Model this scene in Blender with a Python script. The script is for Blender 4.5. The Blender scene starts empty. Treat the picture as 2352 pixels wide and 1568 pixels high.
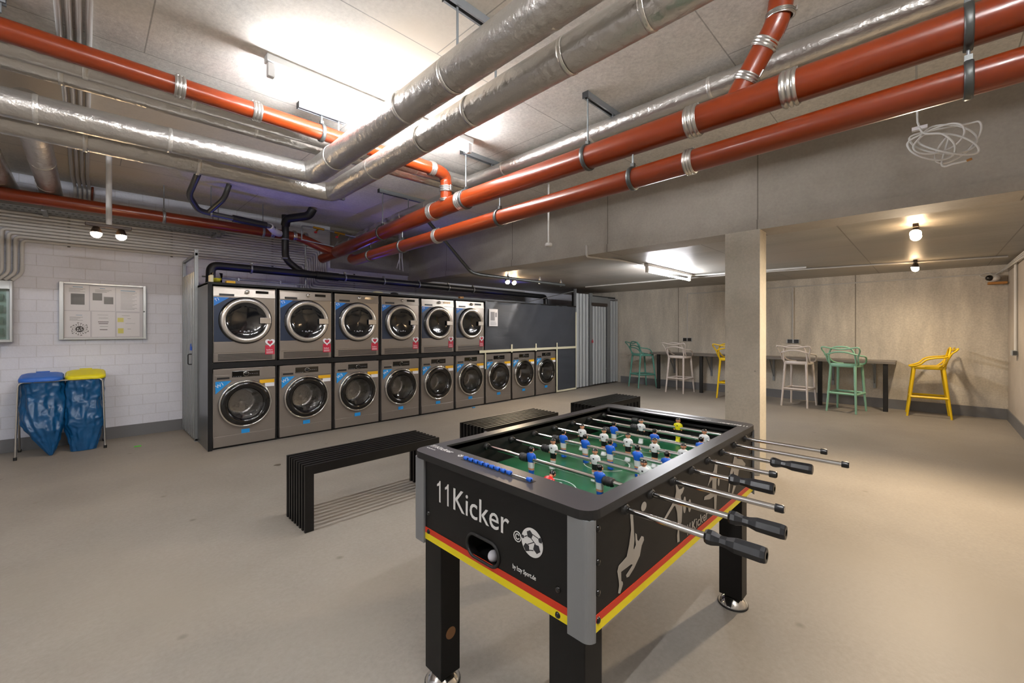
import bpy, math, random
from mathutils import Vector, Matrix, noise as mnoise
S = bpy.context.scene
COL = S.collection
PI = math.pi
random.seed(7)

# ---------------------------------------------------------------- camera, world, exposure
cam_d = bpy.data.cameras.new('camera'); cam = bpy.data.objects.new('camera', cam_d); COL.objects.link(cam)
cam_d.sensor_width = 36; cam_d.sensor_fit = 'HORIZONTAL'
cam_d.lens = 970 / 2352 * 36
cam_d.shift_y = -27 / 2352
cam_d.clip_start = 0.02
cam.location = (0, 0, 1.298)
cam.rotation_euler = (PI/2, 0, math.radians(44.7 - 90))
S.camera = cam
W = bpy.data.worlds.new('world'); S.world = W; W.use_nodes = True
W.node_tree.nodes['Background'].inputs[0].default_value = (0.75, 0.8, 0.9, 1)
W.node_tree.nodes['Background'].inputs[1].default_value = 0.02
S.view_settings.view_transform = 'Standard'
S.view_settings.look = 'None'
S.view_settings.gamma = 1
S.view_settings.use_curve_mapping = False
S.view_settings.exposure = 0.22
TUBE_E, BULB_E, SPOT_W, LED_E = 300, 120, 95, 14

# ---------------------------------------------------------------- helpers
def lin(h):
    if isinstance(h, str):
        h = [int(h[i:i+2], 16) / 255 for i in (0, 2, 4)]
    return tuple((c / 12.92 if c <= .04045 else ((c + .055) / 1.055) ** 2.4) for c in h) + (1,)

MATS = {}
def mat(name, col, rough=.5, metal=0., bump=0., bscale=40., var=0., vscale=3., emit=0., spec=None, alpha=None, coat=0., stretch=(1,1,1)):
    if name in MATS: return MATS[name]
    m = bpy.data.materials.new(name); m.use_nodes = True
    nt = m.node_tree; b = nt.nodes['Principled BSDF']
    c = lin(col)
    b.inputs['Base Color'].default_value = c
    b.inputs['Roughness'].default_value = rough
    b.inputs['Metallic'].default_value = metal
    if coat: b.inputs['Coat Weight'].default_value = coat; b.inputs['Coat Roughness'].default_value = .08
    if spec is not None: b.inputs['Specular IOR Level'].default_value = spec
    if emit:
        b.inputs['Emission Color'].default_value = c; b.inputs['Emission Strength'].default_value = emit
    if bump or var:
        tc = nt.nodes.new('ShaderNodeTexCoord')
        mp = nt.nodes.new('ShaderNodeMapping'); mp.inputs['Scale'].default_value = stretch
        nt.links.new(tc.outputs['Object'], mp.inputs['Vector'])
    if var:
        n = nt.nodes.new('ShaderNodeTexNoise'); n.inputs['Scale'].default_value = vscale; n.inputs['Detail'].default_value = 5
        nt.links.new(mp.outputs[0], n.inputs['Vector'])
        r = nt.nodes.new('ShaderNodeMix'); r.data_type = 'RGBA'
        r.inputs['A'].default_value = tuple(x * (1 - var) for x in c[:3]) + (1,)
        r.inputs['B'].default_value = tuple(min(1, x * (1 + var)) for x in c[:3]) + (1,)
        nt.links.new(n.outputs['Fac'], r.inputs['Factor'])
        nt.links.new(r.outputs['Result'], b.inputs['Base Color'])
    if bump:
        n = nt.nodes.new('ShaderNodeTexNoise'); n.inputs['Scale'].default_value = bscale; n.inputs['Detail'].default_value = 4
        nt.links.new(mp.outputs[0], n.inputs['Vector'])
        bp = nt.nodes.new('ShaderNodeBump'); bp.inputs['Strength'].default_value = bump; bp.inputs['Distance'].default_value = .01
        nt.links.new(n.outputs['Fac'], bp.inputs['Height']); nt.links.new(bp.outputs[0], b.inputs['Normal'])
    MATS[name] = m
    return m

def glassmat(name, tint=(1,1,1), rough=.02, mixf=.12):
    m = bpy.data.materials.new(name); m.use_nodes = True; nt = m.node_tree
    nt.nodes.remove(nt.nodes['Principled BSDF'])
    t = nt.nodes.new('ShaderNodeBsdfTransparent'); t.inputs[0].default_value = tuple(tint) + (1,)
    g = nt.nodes.new('ShaderNodeBsdfGlossy'); g.inputs['Roughness'].default_value = rough
    lw = nt.nodes.new('ShaderNodeLayerWeight'); lw.inputs[0].default_value = .25
    mx = nt.nodes.new('ShaderNodeMixShader')
    ad = nt.nodes.new('ShaderNodeMath'); ad.operation = 'ADD'; ad.use_clamp = True; ad.inputs[1].default_value = mixf * .3
    nt.links.new(lw.outputs['Fresnel'], ad.inputs[0]); nt.links.new(ad.outputs[0], mx.inputs[0])
    nt.links.new(t.outputs[0], mx.inputs[1]); nt.links.new(g.outputs[0], mx.inputs[2])
    nt.links.new(mx.outputs[0], nt.nodes['Material Output'].inputs[0])
    return m

def concrete(name, c1, c2, rough=.75, scale=1.2, streak=False, seams=None, bumps=.15, spots=None, fine=.08, warm=None, spec=None):
    """world-position based concrete; seams = (axis pair, brick width, row height, offset vec)"""
    m = bpy.data.materials.new(name); m.use_nodes = True; nt = m.node_tree; b = nt.nodes['Principled BSDF']; L = nt.links.new
    b.inputs['Roughness'].default_value = rough
    if spec is not None: b.inputs['Specular IOR Level'].default_value = spec
    g = nt.nodes.new('ShaderNodeNewGeometry')
    mp = nt.nodes.new('ShaderNodeMapping')
    mp.inputs['Scale'].default_value = streak if isinstance(streak, tuple) else (1.6, 1.6, .22) if streak else (1, 1, 1)
    L(g.outputs['Position'], mp.inputs['Vector'])
    n1 = nt.nodes.new('ShaderNodeTexNoise'); n1.inputs['Scale'].default_value = scale; n1.inputs['Detail'].default_value = 6; n1.inputs['Roughness'].default_value = .6
    L(mp.outputs[0], n1.inputs['Vector'])
    rp = nt.nodes.new('ShaderNodeValToRGB'); rp.color_ramp.elements[0].position = .32; rp.color_ramp.elements[1].position = .68
    rp.color_ramp.elements[0].color = lin(c1); rp.color_ramp.elements[1].color = lin(c2)
    L(n1.outputs['Fac'], rp.inputs[0])
    out = rp.outputs[0]
    n2 = nt.nodes.new('ShaderNodeTexNoise'); n2.inputs['Scale'].default_value = 45; n2.inputs['Detail'].default_value = 5; n2.inputs['Roughness'].default_value = .7
    L(g.outputs['Position'], n2.inputs['Vector'])
    def mixc(fac_out, a_out, colr, mode='MIX', factor=None):
        x = nt.nodes.new('ShaderNodeMix'); x.data_type = 'RGBA'; x.blend_type = mode
        if fac_out is not None: L(fac_out, x.inputs['Factor'])
        if factor is not None: x.inputs['Factor'].default_value = factor
        L(a_out, x.inputs['A'])
        if isinstance(colr, tuple): x.inputs['B'].default_value = colr
        else: L(colr, x.inputs['B'])
        return x.outputs['Result']
    r2 = nt.nodes.new('ShaderNodeMapRange'); r2.inputs['To Min'].default_value = 1 - fine * 3; r2.inputs['To Max'].default_value = 1 + fine * 3
    L(n2.outputs['Fac'], r2.inputs[0])
    cr = nt.nodes.new('ShaderNodeCombineColor'); [L(r2.outputs[0], cr.inputs[i]) for i in range(3)]
    out = mixc(None, out, cr.outputs[0], 'MULTIPLY', 1.0)
    if warm:
        n4 = nt.nodes.new('ShaderNodeTexNoise'); n4.inputs['Scale'].default_value = .55; n4.inputs['Detail'].default_value = 3
        L(g.outputs['Position'], n4.inputs['Vector'])
        r4 = nt.nodes.new('ShaderNodeMapRange'); r4.inputs['From Min'].default_value = .5; r4.inputs['From Max'].default_value = .68
        L(n4.outputs['Fac'], r4.inputs[0]); out = mixc(r4.outputs[0], out, lin(warm))
    if spots:
        v = nt.nodes.new('ShaderNodeTexVoronoi'); v.inputs['Scale'].default_value = spots
        L(g.outputs['Position'], v.inputs['Vector'])
        r3 = nt.nodes.new('ShaderNodeMapRange'); r3.inputs['From Min'].default_value = .02; r3.inputs['From Max'].default_value = .07
        r3.inputs['To Min'].default_value = .6; r3.inputs['To Max'].default_value = 0
        L(v.outputs['Distance'], r3.inputs[0])
        out = mixc(r3.outputs[0], out, lin('5c564e'))
    hs = None
    if seams:
        ax, bw, rh, off, dark = seams
        sp = nt.nodes.new('ShaderNodeSeparateXYZ'); L(g.outputs['Position'], sp.inputs[0])
        cb = nt.nodes.new('ShaderNodeCombineXYZ')
        for i, a in enumerate(ax):
            ad = nt.nodes.new('ShaderNodeMath'); ad.inputs[1].default_value = off[i]; L(sp.outputs['XYZ'.index(a)], ad.inputs[0]); L(ad.outputs[0], cb.inputs[i])
        bt = nt.nodes.new('ShaderNodeTexBrick'); bt.inputs['Scale'].default_value = 1; bt.inputs['Brick Width'].default_value = bw
        bt.inputs['Row Height'].default_value = rh; bt.inputs['Mortar Size'].default_value = dark[1]; bt.inputs['Mortar Smooth'].default_value = .3
        bt.offset = dark[2]; L(cb.outputs[0], bt.inputs['Vector'])
        mm = nt.nodes.new('ShaderNodeMath'); mm.operation = 'MULTIPLY'; mm.inputs[1].default_value = dark[3]; L(bt.outputs['Fac'], mm.inputs[0])
        out = mixc(mm.outputs[0], out, lin(dark[0]))
        hs = bt.outputs['Fac']
    L(out, b.inputs['Base Color'])
    bp = nt.nodes.new('ShaderNodeBump'); bp.inputs['Strength'].default_value = bumps; bp.inputs['Distance'].default_value = .01
    h = n2.outputs['Fac']
    if hs is not None:
        sb = nt.nodes.new('ShaderNodeMath'); sb.operation = 'SUBTRACT'; L(n2.outputs['Fac'], sb.inputs[0]); L(hs, sb.inputs[1]); h = sb.outputs[0]
    L(h, bp.inputs['Height']); L(bp.outputs[0], b.inputs['Normal'])
    return m

class MB:
    def __init__(s): s.v = []; s.f = []; s.m = []; s.sm = []
    def add(s, vs, fs, mi=0, smooth=False):
        o = len(s.v); s.v += [Vector(v) for v in vs]
        for f in fs: s.f.append(tuple(i + o for i in f)); s.m.append(mi); s.sm.append(smooth)
        return s
    def box(s, x0, x1, y0, y1, z0, z1, mi=0):
        vs = [(x, y, z) for x in (x0, x1) for y in (y0, y1) for z in (z0, z1)]
        return s.add(vs, [(0,1,3,2),(4,6,7,5),(0,4,5,1),(2,3,7,6),(0,2,6,4),(1,5,7,3)], mi)
    def hexa(s, p, mi=0):  # 8 corner points: bottom loop 4, top loop 4
        return s.add(p, [(3,2,1,0),(4,5,6,7),(0,1,5,4),(1,2,6,5),(2,3,7,6),(3,0,4,7)], mi)
    def tube(s, pts, r, seg=12, mi=0, closed=False, caps=True, flat=1.0, smooth=True):
        P = [Vector(p) for p in pts]; n = len(P)
        R = r if isinstance(r, (list, tuple)) else [r] * n
        T = []
        for i in range(n):
            if closed: d = P[(i+1) % n] - P[i-1]
            else: d = P[min(i+1, n-1)] - P[max(i-1, 0)]
            T.append(d.normalized() if d.length > 1e-9 else Vector((0,0,1)))
        up = Vector((0,0,1)) if abs(T[0].z) < .9 else Vector((1,0,0))
        N = T[0].cross(up).normalized(); rings = []
        for i in range(n):
            N = (N - T[i] * N.dot(T[i])).normalized(); B = T[i].cross(N)
            rings.append([P[i] + (N * math.cos(2*PI*k/seg) + B * math.sin(2*PI*k/seg) * flat) * R[i] for k in range(seg)])
        vs = [v for rg in rings for v in rg]; fs = []
        for i in range(n if closed else n - 1):
            a = i * seg; b = ((i + 1) % n) * seg
            for k in range(seg):
                k2 = (k + 1) % seg; fs.append((a+k, a+k2, b+k2, b+k))
        s.add(vs, fs, mi, smooth)
        if caps and not closed:
            s.add(rings[0], [tuple(range(seg))[::-1]], mi); s.add(rings[-1], [tuple(range(seg))], mi)
        return s
    def cyl(s, a, b, r, seg=16, mi=0, r2=None): return s.tube([a, b], [r, r if r2 is None else r2], seg, mi)
    def lathe(s, prof, o=(0,0,0), ax=(0,0,1), seg=24, mi=0, smooth=True, mis=None):
        A = Vector(ax).normalized(); up = Vector((0,0,1)) if abs(A.z) < .9 else Vector((1,0,0))
        N = A.cross(up).normalized(); B = A.cross(N); o = Vector(o)
        vs = [o + A * h + (N * math.cos(2*PI*k/seg) + B * math.sin(2*PI*k/seg)) * r for r, h in prof for k in range(seg)]
        for i in range(len(prof) - 1):
            fs = [(i*seg+k, i*seg+(k+1) % seg, (i+1)*seg+(k+1) % seg, (i+1)*seg+k) for k in range(seg)]
            off = len(s.v) if i == 0 else off
            if i == 0: s.add(vs, fs, mis[i] if mis else mi, smooth)
            else:
                for f in fs: s.f.append(tuple(q + off for q in f)); s.m.append(mis[i] if mis else mi); s.sm.append(smooth)
        return s
    def sphere(s, o, r, seg=16, mi=0, sc=(1,1,1)):
        n = seg // 2; vs = []; fs = []
        for i in range(n + 1):
            t = PI * i / n
            for k in range(seg):
                p = 2 * PI * k / seg
                vs.append((o[0] + r*sc[0]*math.sin(t)*math.cos(p), o[1] + r*sc[1]*math.sin(t)*math.sin(p), o[2] + r*sc[2]*math.cos(t)))
        for i in range(n):
            for k in range(seg): fs.append((i*seg+k, (i+1)*seg+k, (i+1)*seg+(k+1) % seg, i*seg+(k+1) % seg))
        return s.add(vs, fs, mi, True)
    def prism(s, poly, fn, t0, t1, mi=0):
        """poly 2-D; fn(a,b,t) -> xyz"""
        n = len(poly)
        ar = sum(poly[i][0]*poly[(i+1) % n][1] - poly[(i+1) % n][0]*poly[i][1] for i in range(n))
        vs = [fn(a, b, t0) for a, b in poly] + [fn(a, b, t1) for a, b in poly]
        fs = [tuple(range(n))[::-1], tuple(range(n, 2*n))] + [(i, (i+1) % n, n+(i+1) % n, n+i) for i in range(n)]
        return s.add(vs, fs, mi)
    def grid(s, fn, nu, nv, mi=0, smooth=True):
        vs = [fn(i / nu, j / nv) for i in range(nu + 1) for j in range(nv + 1)]
        fs = [(i*(nv+1)+j, (i+1)*(nv+1)+j, (i+1)*(nv+1)+j+1, i*(nv+1)+j+1) for i in range(nu) for j in range(nv)]
        return s.add(vs, fs, mi, smooth)

def fillet(pts, rad, n=6):
    P = [Vector(p) for p in pts]; out = [P[0]]
    for i in range(1, len(P) - 1):
        a = P[i-1] - P[i]; b = P[i+1] - P[i]
        r = min(rad, a.length * .48, b.length * .48)
        p0 = P[i] + a.normalized() * r; p2 = P[i] + b.normalized() * r
        for k in range(n + 1):
            t = k / n; out.append(p0 * (1-t)**2 + P[i] * 2*t*(1-t) + p2 * t*t)
    out.append(P[-1]); return out
def smooth_curve(pts, n=8, closed=False):
    P = [Vector(p) for p in pts]; out = []; m = len(P)
    for i in range(m if closed else m - 1):
        p1, p2 = P[i], P[(i+1) % m]
        p0 = P[i-1] if (i > 0 or closed) else p1 * 2 - p2
        p3 = P[(i+2) % m] if (i + 2 < m or closed) else p2 * 2 - p1
        for k in range(n):
            t = k / n
            out.append(.5 * ((2*p1) + (p2-p0)*t + (2*p0-5*p1+4*p2-p3)*t*t + (3*p1-p0-3*p2+p3)*t**3))
    if not closed: out.append(P[-1])
    return out
def rrect(w, h, r, n=4, cx=0, cy=0):
    out = []
    for sx, sy, a0 in ((1,1,0),(-1,1,90),(-1,-1,180),(1,-1,270)):
        for k in range(n + 1):
            a = math.radians(a0 + 90 * k / n); out.append((cx + sx*(w/2-r) + r*math.cos(a), cy + sy*(h/2-r) + r*math.sin(a)))
    return out

ORG = {}
def obj(name, mb, mats, parent=None, bevel=0, origin=None, rings=False):
    me = bpy.data.meshes.new(name)
    if isinstance(mb, bpy.types.Mesh): raise TypeError
    vs = mb.v
    po = ORG.get(parent.name, Vector((0,0,0))) if parent else Vector((0,0,0))
    lo = Vector([min(v[i] for v in vs) for i in range(3)]); hi = Vector([max(v[i] for v in vs) for i in range(3)])
    o = Vector(origin) if origin is not None else (Vector(((lo.x+hi.x)/2, (lo.y+hi.y)/2, lo.z)) if parent is None else (lo + hi) / 2)
    me.from_pydata([v - o for v in vs], [], mb.f)
    if not isinstance(mats, (list, tuple)): mats = [mats]
    for m in mats: me.materials.append(m)
    me.polygons.foreach_set('material_index', mb.m)
    me.polygons.foreach_set('use_smooth', mb.sm)
    me.update()
    ob = bpy.data.objects.new(name, me); COL.objects.link(ob)
    ob.location = o - po
    if parent: ob.parent = parent
    ORG[ob.name] = o
    if bevel:
        b = ob.modifiers.new('bevel', 'BEVEL'); b.width = bevel; b.segments = 2; b.limit_method = 'ANGLE'; b.angle_limit = math.radians(40)
    return ob
def tag(o, label, cat, group=None, kind=None):
    if label: o['label'] = label
    if cat: o['category'] = cat
    if group: o['group'] = group
    if kind: o['kind'] = kind
    return o
def thing(name, label, cat, loc, group=None):
    o = bpy.data.objects.new(name, None); COL.objects.link(o); o.location = loc; o.empty_display_size = .1
    ORG[o.name] = Vector(loc); return tag(o, label, cat, group)
def struct(name, mb, m):
    o = obj(name, mb, m); o['kind'] = 'structure'; return o
def copy_tree(o, parent=None):
    c = o.copy(); COL.objects.link(c); c.parent = parent
    ORG[c.name] = ORG[o.name].copy() if o.name in ORG else Vector((0,0,0))
    for ch in [q for q in KIDS(o)]: copy_tree(ch, c)
    return c
def KIDS(o): return [q for q in COL.objects if q.parent is o]
def moved(o, loc, rz=None):
    d = Vector(loc) - Vector(o.location); o.location = loc
    if rz is not None: o.rotation_euler[2] = rz
    return o
def text(name, s, size, loc, rot, m, parent=None, ext=.0006, align='LEFT', sx=1.0, org=None, shear=0):
    cu = bpy.data.curves.new(name, 'FONT'); cu.body = s; cu.size = size; cu.extrude = ext; cu.align_x = align; cu.shear = shear; cu.resolution_u = 3
    to = bpy.data.objects.new('tmp', cu); COL.objects.link(to)
    bpy.context.view_layer.update()
    me = bpy.data.meshes.new_from_object(to.evaluated_get(bpy.context.evaluated_depsgraph_get()))
    bpy.data.objects.remove(to); bpy.data.curves.remove(cu)
    me.name = name; me.materials.clear(); me.materials.append(m)
    if sx != 1: me.transform(Matrix.Diagonal((sx, 1, 1, 1)))
    ob = bpy.data.objects.new(name, me); COL.objects.link(ob)
    po = ORG.get(parent.name, Vector((0,0,0))) if parent else Vector((0,0,0))
    ob.location = Vector(loc) - po; ob.rotation_euler = rot
    if parent: ob.parent = parent
    ORG[ob.name] = Vector(loc)
    return ob
FRONT = (PI/2, 0, 0)          # reads on a face looking toward -y
FACEX = (PI/2, 0, -PI/2)      # reads on a face looking toward -x

# ---------------------------------------------------------------- materials
M_floor = concrete('floor_screed', '827c74', '928c83', rough=.5, scale=.9, spots=2.6, bumps=.06, fine=.08, warm='8b8479', spec=.25)
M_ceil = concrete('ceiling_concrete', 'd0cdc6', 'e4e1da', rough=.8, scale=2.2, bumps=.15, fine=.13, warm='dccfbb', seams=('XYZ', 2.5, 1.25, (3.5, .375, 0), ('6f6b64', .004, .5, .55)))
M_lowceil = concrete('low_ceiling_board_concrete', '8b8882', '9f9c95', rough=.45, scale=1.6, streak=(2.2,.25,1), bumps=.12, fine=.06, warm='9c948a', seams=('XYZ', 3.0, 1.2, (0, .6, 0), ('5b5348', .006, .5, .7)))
M_beam = concrete('beam_concrete', '979188', 'aca69c', rough=.8, scale=1.3, fine=.06, seams=('YZX', 1.55, 9, (.45, 4, 0), ('5a554e', .006, 0, .7)))
M_column = concrete('column_concrete', 'aaa598', 'bdb7aa', rough=.8, scale=2.5, fine=.08, spots=7)
M_stoolwall = concrete('stained_wall_concrete', 'b0aa9f', 'cfc8ba', rough=.8, scale=2.0, streak=(1,2.2,.5), fine=.12, seams=('YZX', 3.095, 9, (2.182, 4, 0), ('5d564b', .008, 0, .8)))
M_sidewall = concrete('side_wall_concrete', 'a39a8e', 'b9b0a4', rough=.8, scale=1.5, fine=.06)
M_brick = concrete('white_painted_brick', 'd6d9e4', 'dfe2ec', rough=.6, scale=2, fine=.02, bumps=.5, seams=('XZY', .25, .125, (0, .0, 0), ('b9b9be', .004, .5, .45)))
M_white = mat('white_painted_wall', 'c6c6c8', .7, bump=.1, bscale=60)
M_base = mat('grey_paint', '6b6c6e', .5, var=.08, vscale=4)
M_red = mat('red_pipe_paint', '782c0b', .28, var=.15, vscale=3, coat=.15)
M_foil = mat('foil_insulation', 'ccc9c4', .3, .88, bump=.8, bscale=22, var=.1, vscale=6)
M_foilseam = mat('foil_tape_seam', 'dedbd4', .28, .8, bump=.3, bscale=80)
M_steel = mat('galvanised_steel', '8f9497', .38, .55, var=.1, vscale=20)
M_coup = mat('steel_coupling', 'c4c1bb', .28, .9)
M_clamp = mat('rubber_lined_clamp', '5a5d5c', .4, .7)
M_black = mat('black_pipe_foam', '17181a', .45)
M_conduit = mat('white_grey_conduit', 'c3c3c1', .5)
M_conduitw = mat('white_conduit', 'c2c0bc', .45)
M_blackm = mat('black_lacquer', '090909', .42, spec=.35)
M_blackr = mat('black_plastic_matte', '141414', .55)
M_rack = mat('rack_black_board', '0a0a0b', .5, spec=.3)
M_rackside = mat('rack_side_steel', '6b7073', .3, .7, var=.15, vscale=5)
M_slat = mat('bright_zinc_slat', 'c2c7ca', .35, .15)
M_silver = mat('silver_machine_front', '88817a', .36, .55, var=.04, vscale=10)
M_silver2 = mat('brushed_panel', '9c958c', .28, .8, bump=.06, bscale=200, stretch=(1,1,30))
M_navy = mat('navy_panel', '1b2a40', .35)
M_chrome = mat('chrome', 'd8d8d6', .12, 1)
M_ring = mat('silver_door_ring', 'c9c5be', .25, .8)
M_blackgl = mat('black_gloss', '08090a', .12, coat=.4)
M_darkglass = mat('dark_door_glass', '111316', .08, coat=.6)
M_drum = mat('drum_steel', '8d8c8a', .25, .9, bump=.25, bscale=70)
M_stblue = mat('blue_sticker', '1289cf', .5)
M_stdblue = mat('deep_blue_sticker', '0f6fc0', .5)
M_styel = mat('yellow_sticker', 'e0ab12', .5)
M_white_p = mat('white_paper', 'e2e2e6', .6)
M_stred = mat('red_sticker', 'b31d38', .5)
M_cover = mat('dark_slate_film', '3d4148', .38, bump=.35, bscale=5, var=.06, vscale=2, stretch=(.5,1,2.5))
M_tape = mat('cream_masking_tape', 'd5d1b6', .6)
M_bag = mat('blue_plastic_bag', '0d4a78', .3, bump=.5, bscale=12, var=.15, vscale=9)
M_lidb = mat('blue_plastic_lid', '2a66c4', .45)
M_lidy = mat('yellow_plastic_lid', 'd8cf12', .45)
M_alu = mat('aluminium_frame', 'b9bdbe', .35, .6)
M_ink = mat('dark_print', '26262a', .6)
M_greyink = mat('grey_print', '8f9096', .7)
M_white_m = mat('white_print', 'dcdcda', .55)
M_table = mat('table_black_laminate', '0c0c0c', .5, spec=.3)
M_rail = mat('table_rail_top', '363437', .33, var=.08, vscale=30)
M_post = mat('corner_post_grey', '86898c', .4, .35)
M_tred = mat('stripe_red', 'c43012', .45)
M_tyel = mat('stripe_yellow', 'e6d408', .45)
M_field = mat('playfield_green', '225c3b', .28, var=.1, vscale=6)
M_line = mat('field_line_white', 'cfd8d0', .4)
M_handle = mat('handle_plastic', '15171a', .33)
M_skin = mat('player_skin', 'c98d6a', .5)
M_hair = mat('player_hair', '0c0b0b', .3)
M_pblue = mat('player_blue', '1457bd', .35)
M_pwhite = mat('player_white', 'd9dcdc', .35)
M_pred = mat('player_red', 'c01616', .35)
M_pyel = mat('player_yellow', 'd8d016', .35)
M_pblack = mat('player_black', '101010', .35)
M_figure = mat('silhouette_print', '9a948a', .5)
M_socket = mat('socket_black', '1a1a1c', .4)
M_yst = mat('yellow_stool_plastic', 'e0bb0c', .42)
M_wst = mat('white_stool_plastic', 'c9c0ba', .42)
M_gst = mat('mint_stool_plastic', '85b59c', .42)
M_tst = mat('teal_stool_plastic', '5b9688', .42)
M_counter = mat('counter_board', '6d6862', .4, var=.15, vscale=3)
M_brass = mat('brass_valve', 'b58a2a', .3, .9)
M_redh = mat('red_valve_handle', 'b5201a', .4)
M_cream = mat('cream_plastic', 'd9d3b0', .5)
M_conc2 = concrete('lintel_concrete', '807c76', '94908a', rough=.8)
M_dkbrown = mat('spot_housing', '3a2d24', .4, .3)
M_tube = mat('fluorescent_glow', 'f6f6fa', .5, emit=TUBE_E)
M_bulb = mat('warm_bulb_glow', 'ffd7a6', .5, emit=BULB_E)
M_led = mat('blue_led_glow', '3a3cff', .5, emit=LED_E)
M_glass = glassmat('clear_pane')
M_cabglass = glassmat('green_tinted_pane', (.74,.83,.80), .05, .2)
M_pad_blue = mat('padlock_blue', '1c4fb0', .35)
M_wood = mat('raw_wood_block', 'b07a3c', .6, var=.1, vscale=20)
# ================================================================ setting
X0, XB, X1 = -3.2, 4.25, 9.35
Y0, Y1 = -.8, 6.93
ZC, ZL = 2.97, 2.24
struct('floor', MB().box(X0-.1, X1+.1, Y0-.1, Y1+.1, -.1, 0), M_floor)
struct('ceiling', MB().box(X0-.1, XB, Y0-.1, Y1+.1, ZC, ZC+.12), M_ceil)
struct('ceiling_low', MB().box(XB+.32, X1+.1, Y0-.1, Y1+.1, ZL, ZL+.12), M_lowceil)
bm = MB().box(XB, XB+.32, Y0-.1, Y1+.1, ZL-.045, ZC+.12)
bm.box(XB-.014, XB+.01, Y0, Y1, ZL-.046, ZL+.045)
struct('trim_beam', bm, M_beam)
struct('trim_lintel', MB().box(2.80, XB-.001, Y1-.02, Y1-.001, 2.30, ZC-.001), M_conc2)
struct('wall_left', MB().box(X0-.1, X1+.1, Y1, Y1+.12, 0, ZC), M_brick)
struct('wall_far', MB().box(X1, X1+.12, Y0-.1, Y1, 0, ZL+.02), M_stoolwall)
struct('wall_right', MB().box(X0, X1, Y0-.12, Y0, 0, ZC), M_sidewall)
struct('wall_back', MB().box(X0-.12, X0, Y0-.1, Y1, 0, ZC), M_white)
struct('trim_column', MB().box(4.22, 4.42, 1.075, 1.365, 0, ZL-.045), M_column).modifiers
struct('baseboard_left', MB().box(X0, .905, Y1-.012, Y1, 0, .14), M_base)
struct('baseboard_far', MB().box(X1-.012, X1, Y0, 5.45, 0, .155), M_base)
struct('baseboard_right', MB().box(X0, X1-.012, Y0, Y0+.012, 0, .155), M_base)

# ================================================================ lights
def tube_light(x0, x1, y, ztop, label, group='fluorescent ceiling lights'):
    t = thing('fluorescent_batten', label, 'ceiling light', ((x0+x1)/2, y, ztop), group)
    obj('housing', MB().box(x0-.03, x1+.03, y-.035, y+.035, ztop-.045, ztop-.001), M_white_m, t, bevel=.006)
    for k, x in ((0, x0), (1, x1)):
        obj('lamp_holder', MB().box(x-.02, x+.02, y-.02, y+.02, ztop-.128, ztop-.045), M_white_m, t, bevel=.004)
    obj('tube', MB().cyl((x0+.02, y, ztop-.11), (x1-.02, y, ztop-.11), .014, 12), M_tube, t)
    return t
tube_light(.80, 2.36, 2.87, ZC, 'long fluorescent batten glaring on the high ceiling above the silver ducts')
tube_light(5.62, 7.12, 2.86, ZL, 'fluorescent batten on the low ceiling left of the concrete column')
tube_light(-2.6, -1.1, 1.9, ZC, 'added unseen fluorescent batten beyond the left picture edge, raising the overall brightness')  # unseen batten added for overall brightness; bin shadows suggest a lamp this side
tube_light(.1, 1.6, -.3, ZC, 'added unseen fluorescent batten above and behind the camera, for extra fill light')  # out-of-frame batten added as fill, its position is invented

def spot_fixture(x, y, z, label, pole=None, aim=(0,0,-1), power=SPOT_W, cone=2.5):
    t = thing('spotlight', label, 'spotlight', (x, y, z), 'twin spotlights with warm bulbs')
    obj('mounting_bar', MB().box(x-.16, x+.16, y-.02, y+.02, z-.03, z), M_dkbrown, t, bevel=.004)
    if pole: obj('pole', MB().cyl((x, y, z), (x, y, pole), .022, 16), M_white_m, t)
    for sx in (-.085, .085):
        a = Vector(aim).normalized(); p = Vector((x+sx, y, z-.045))
        h = obj('lamp_head', MB().cyl((x+sx, y, z-.03), (x+sx, y, z-.05), .008, 8).lathe([(.001, -.012), (.024, -.01), (.036, .02), (.04, .045)], p, a, 20), M_dkbrown, t)
        obj('bulb', MB().sphere(p + a*.050, .040, 16), M_bulb, h)
        ld = bpy.data.lights.new('warm_spot', 'SPOT'); ld.energy = power; ld.color = (1, .80, .57); ld.spot_size = cone; ld.spot_blend = .9; ld.shadow_soft_size = .045
        lo = bpy.data.objects.new('warm_spot', ld); COL.objects.link(lo)
        lo.location = p + a*.095; lo.rotation_euler = a.to_track_quat('-Z', 'Y').to_euler()
    return t
spot_fixture(.157, 5.5, 2.285, 'twin warm spotlight hanging on a white pole in front of the white brick wall', pole=ZC, power=10, aim=(0,-.1,-1))
spot_fixture(5.34, .09, ZL, 'twin warm spotlight on the low ceiling nearer to the column', power=175, aim=(-.9,.05,-1), cone=2.2)
spot_fixture(8.03, .14, ZL, 'twin warm spotlight on the low ceiling nearer to the yellow stool', power=42, aim=(.1,.1,-1), cone=2.8)
spot_fixture(5.42, 5.42, ZL, 'twin warm spotlight in front of the slate covered upper row of the machine rack', power=55, aim=(-.1,-.8,-1))

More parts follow.
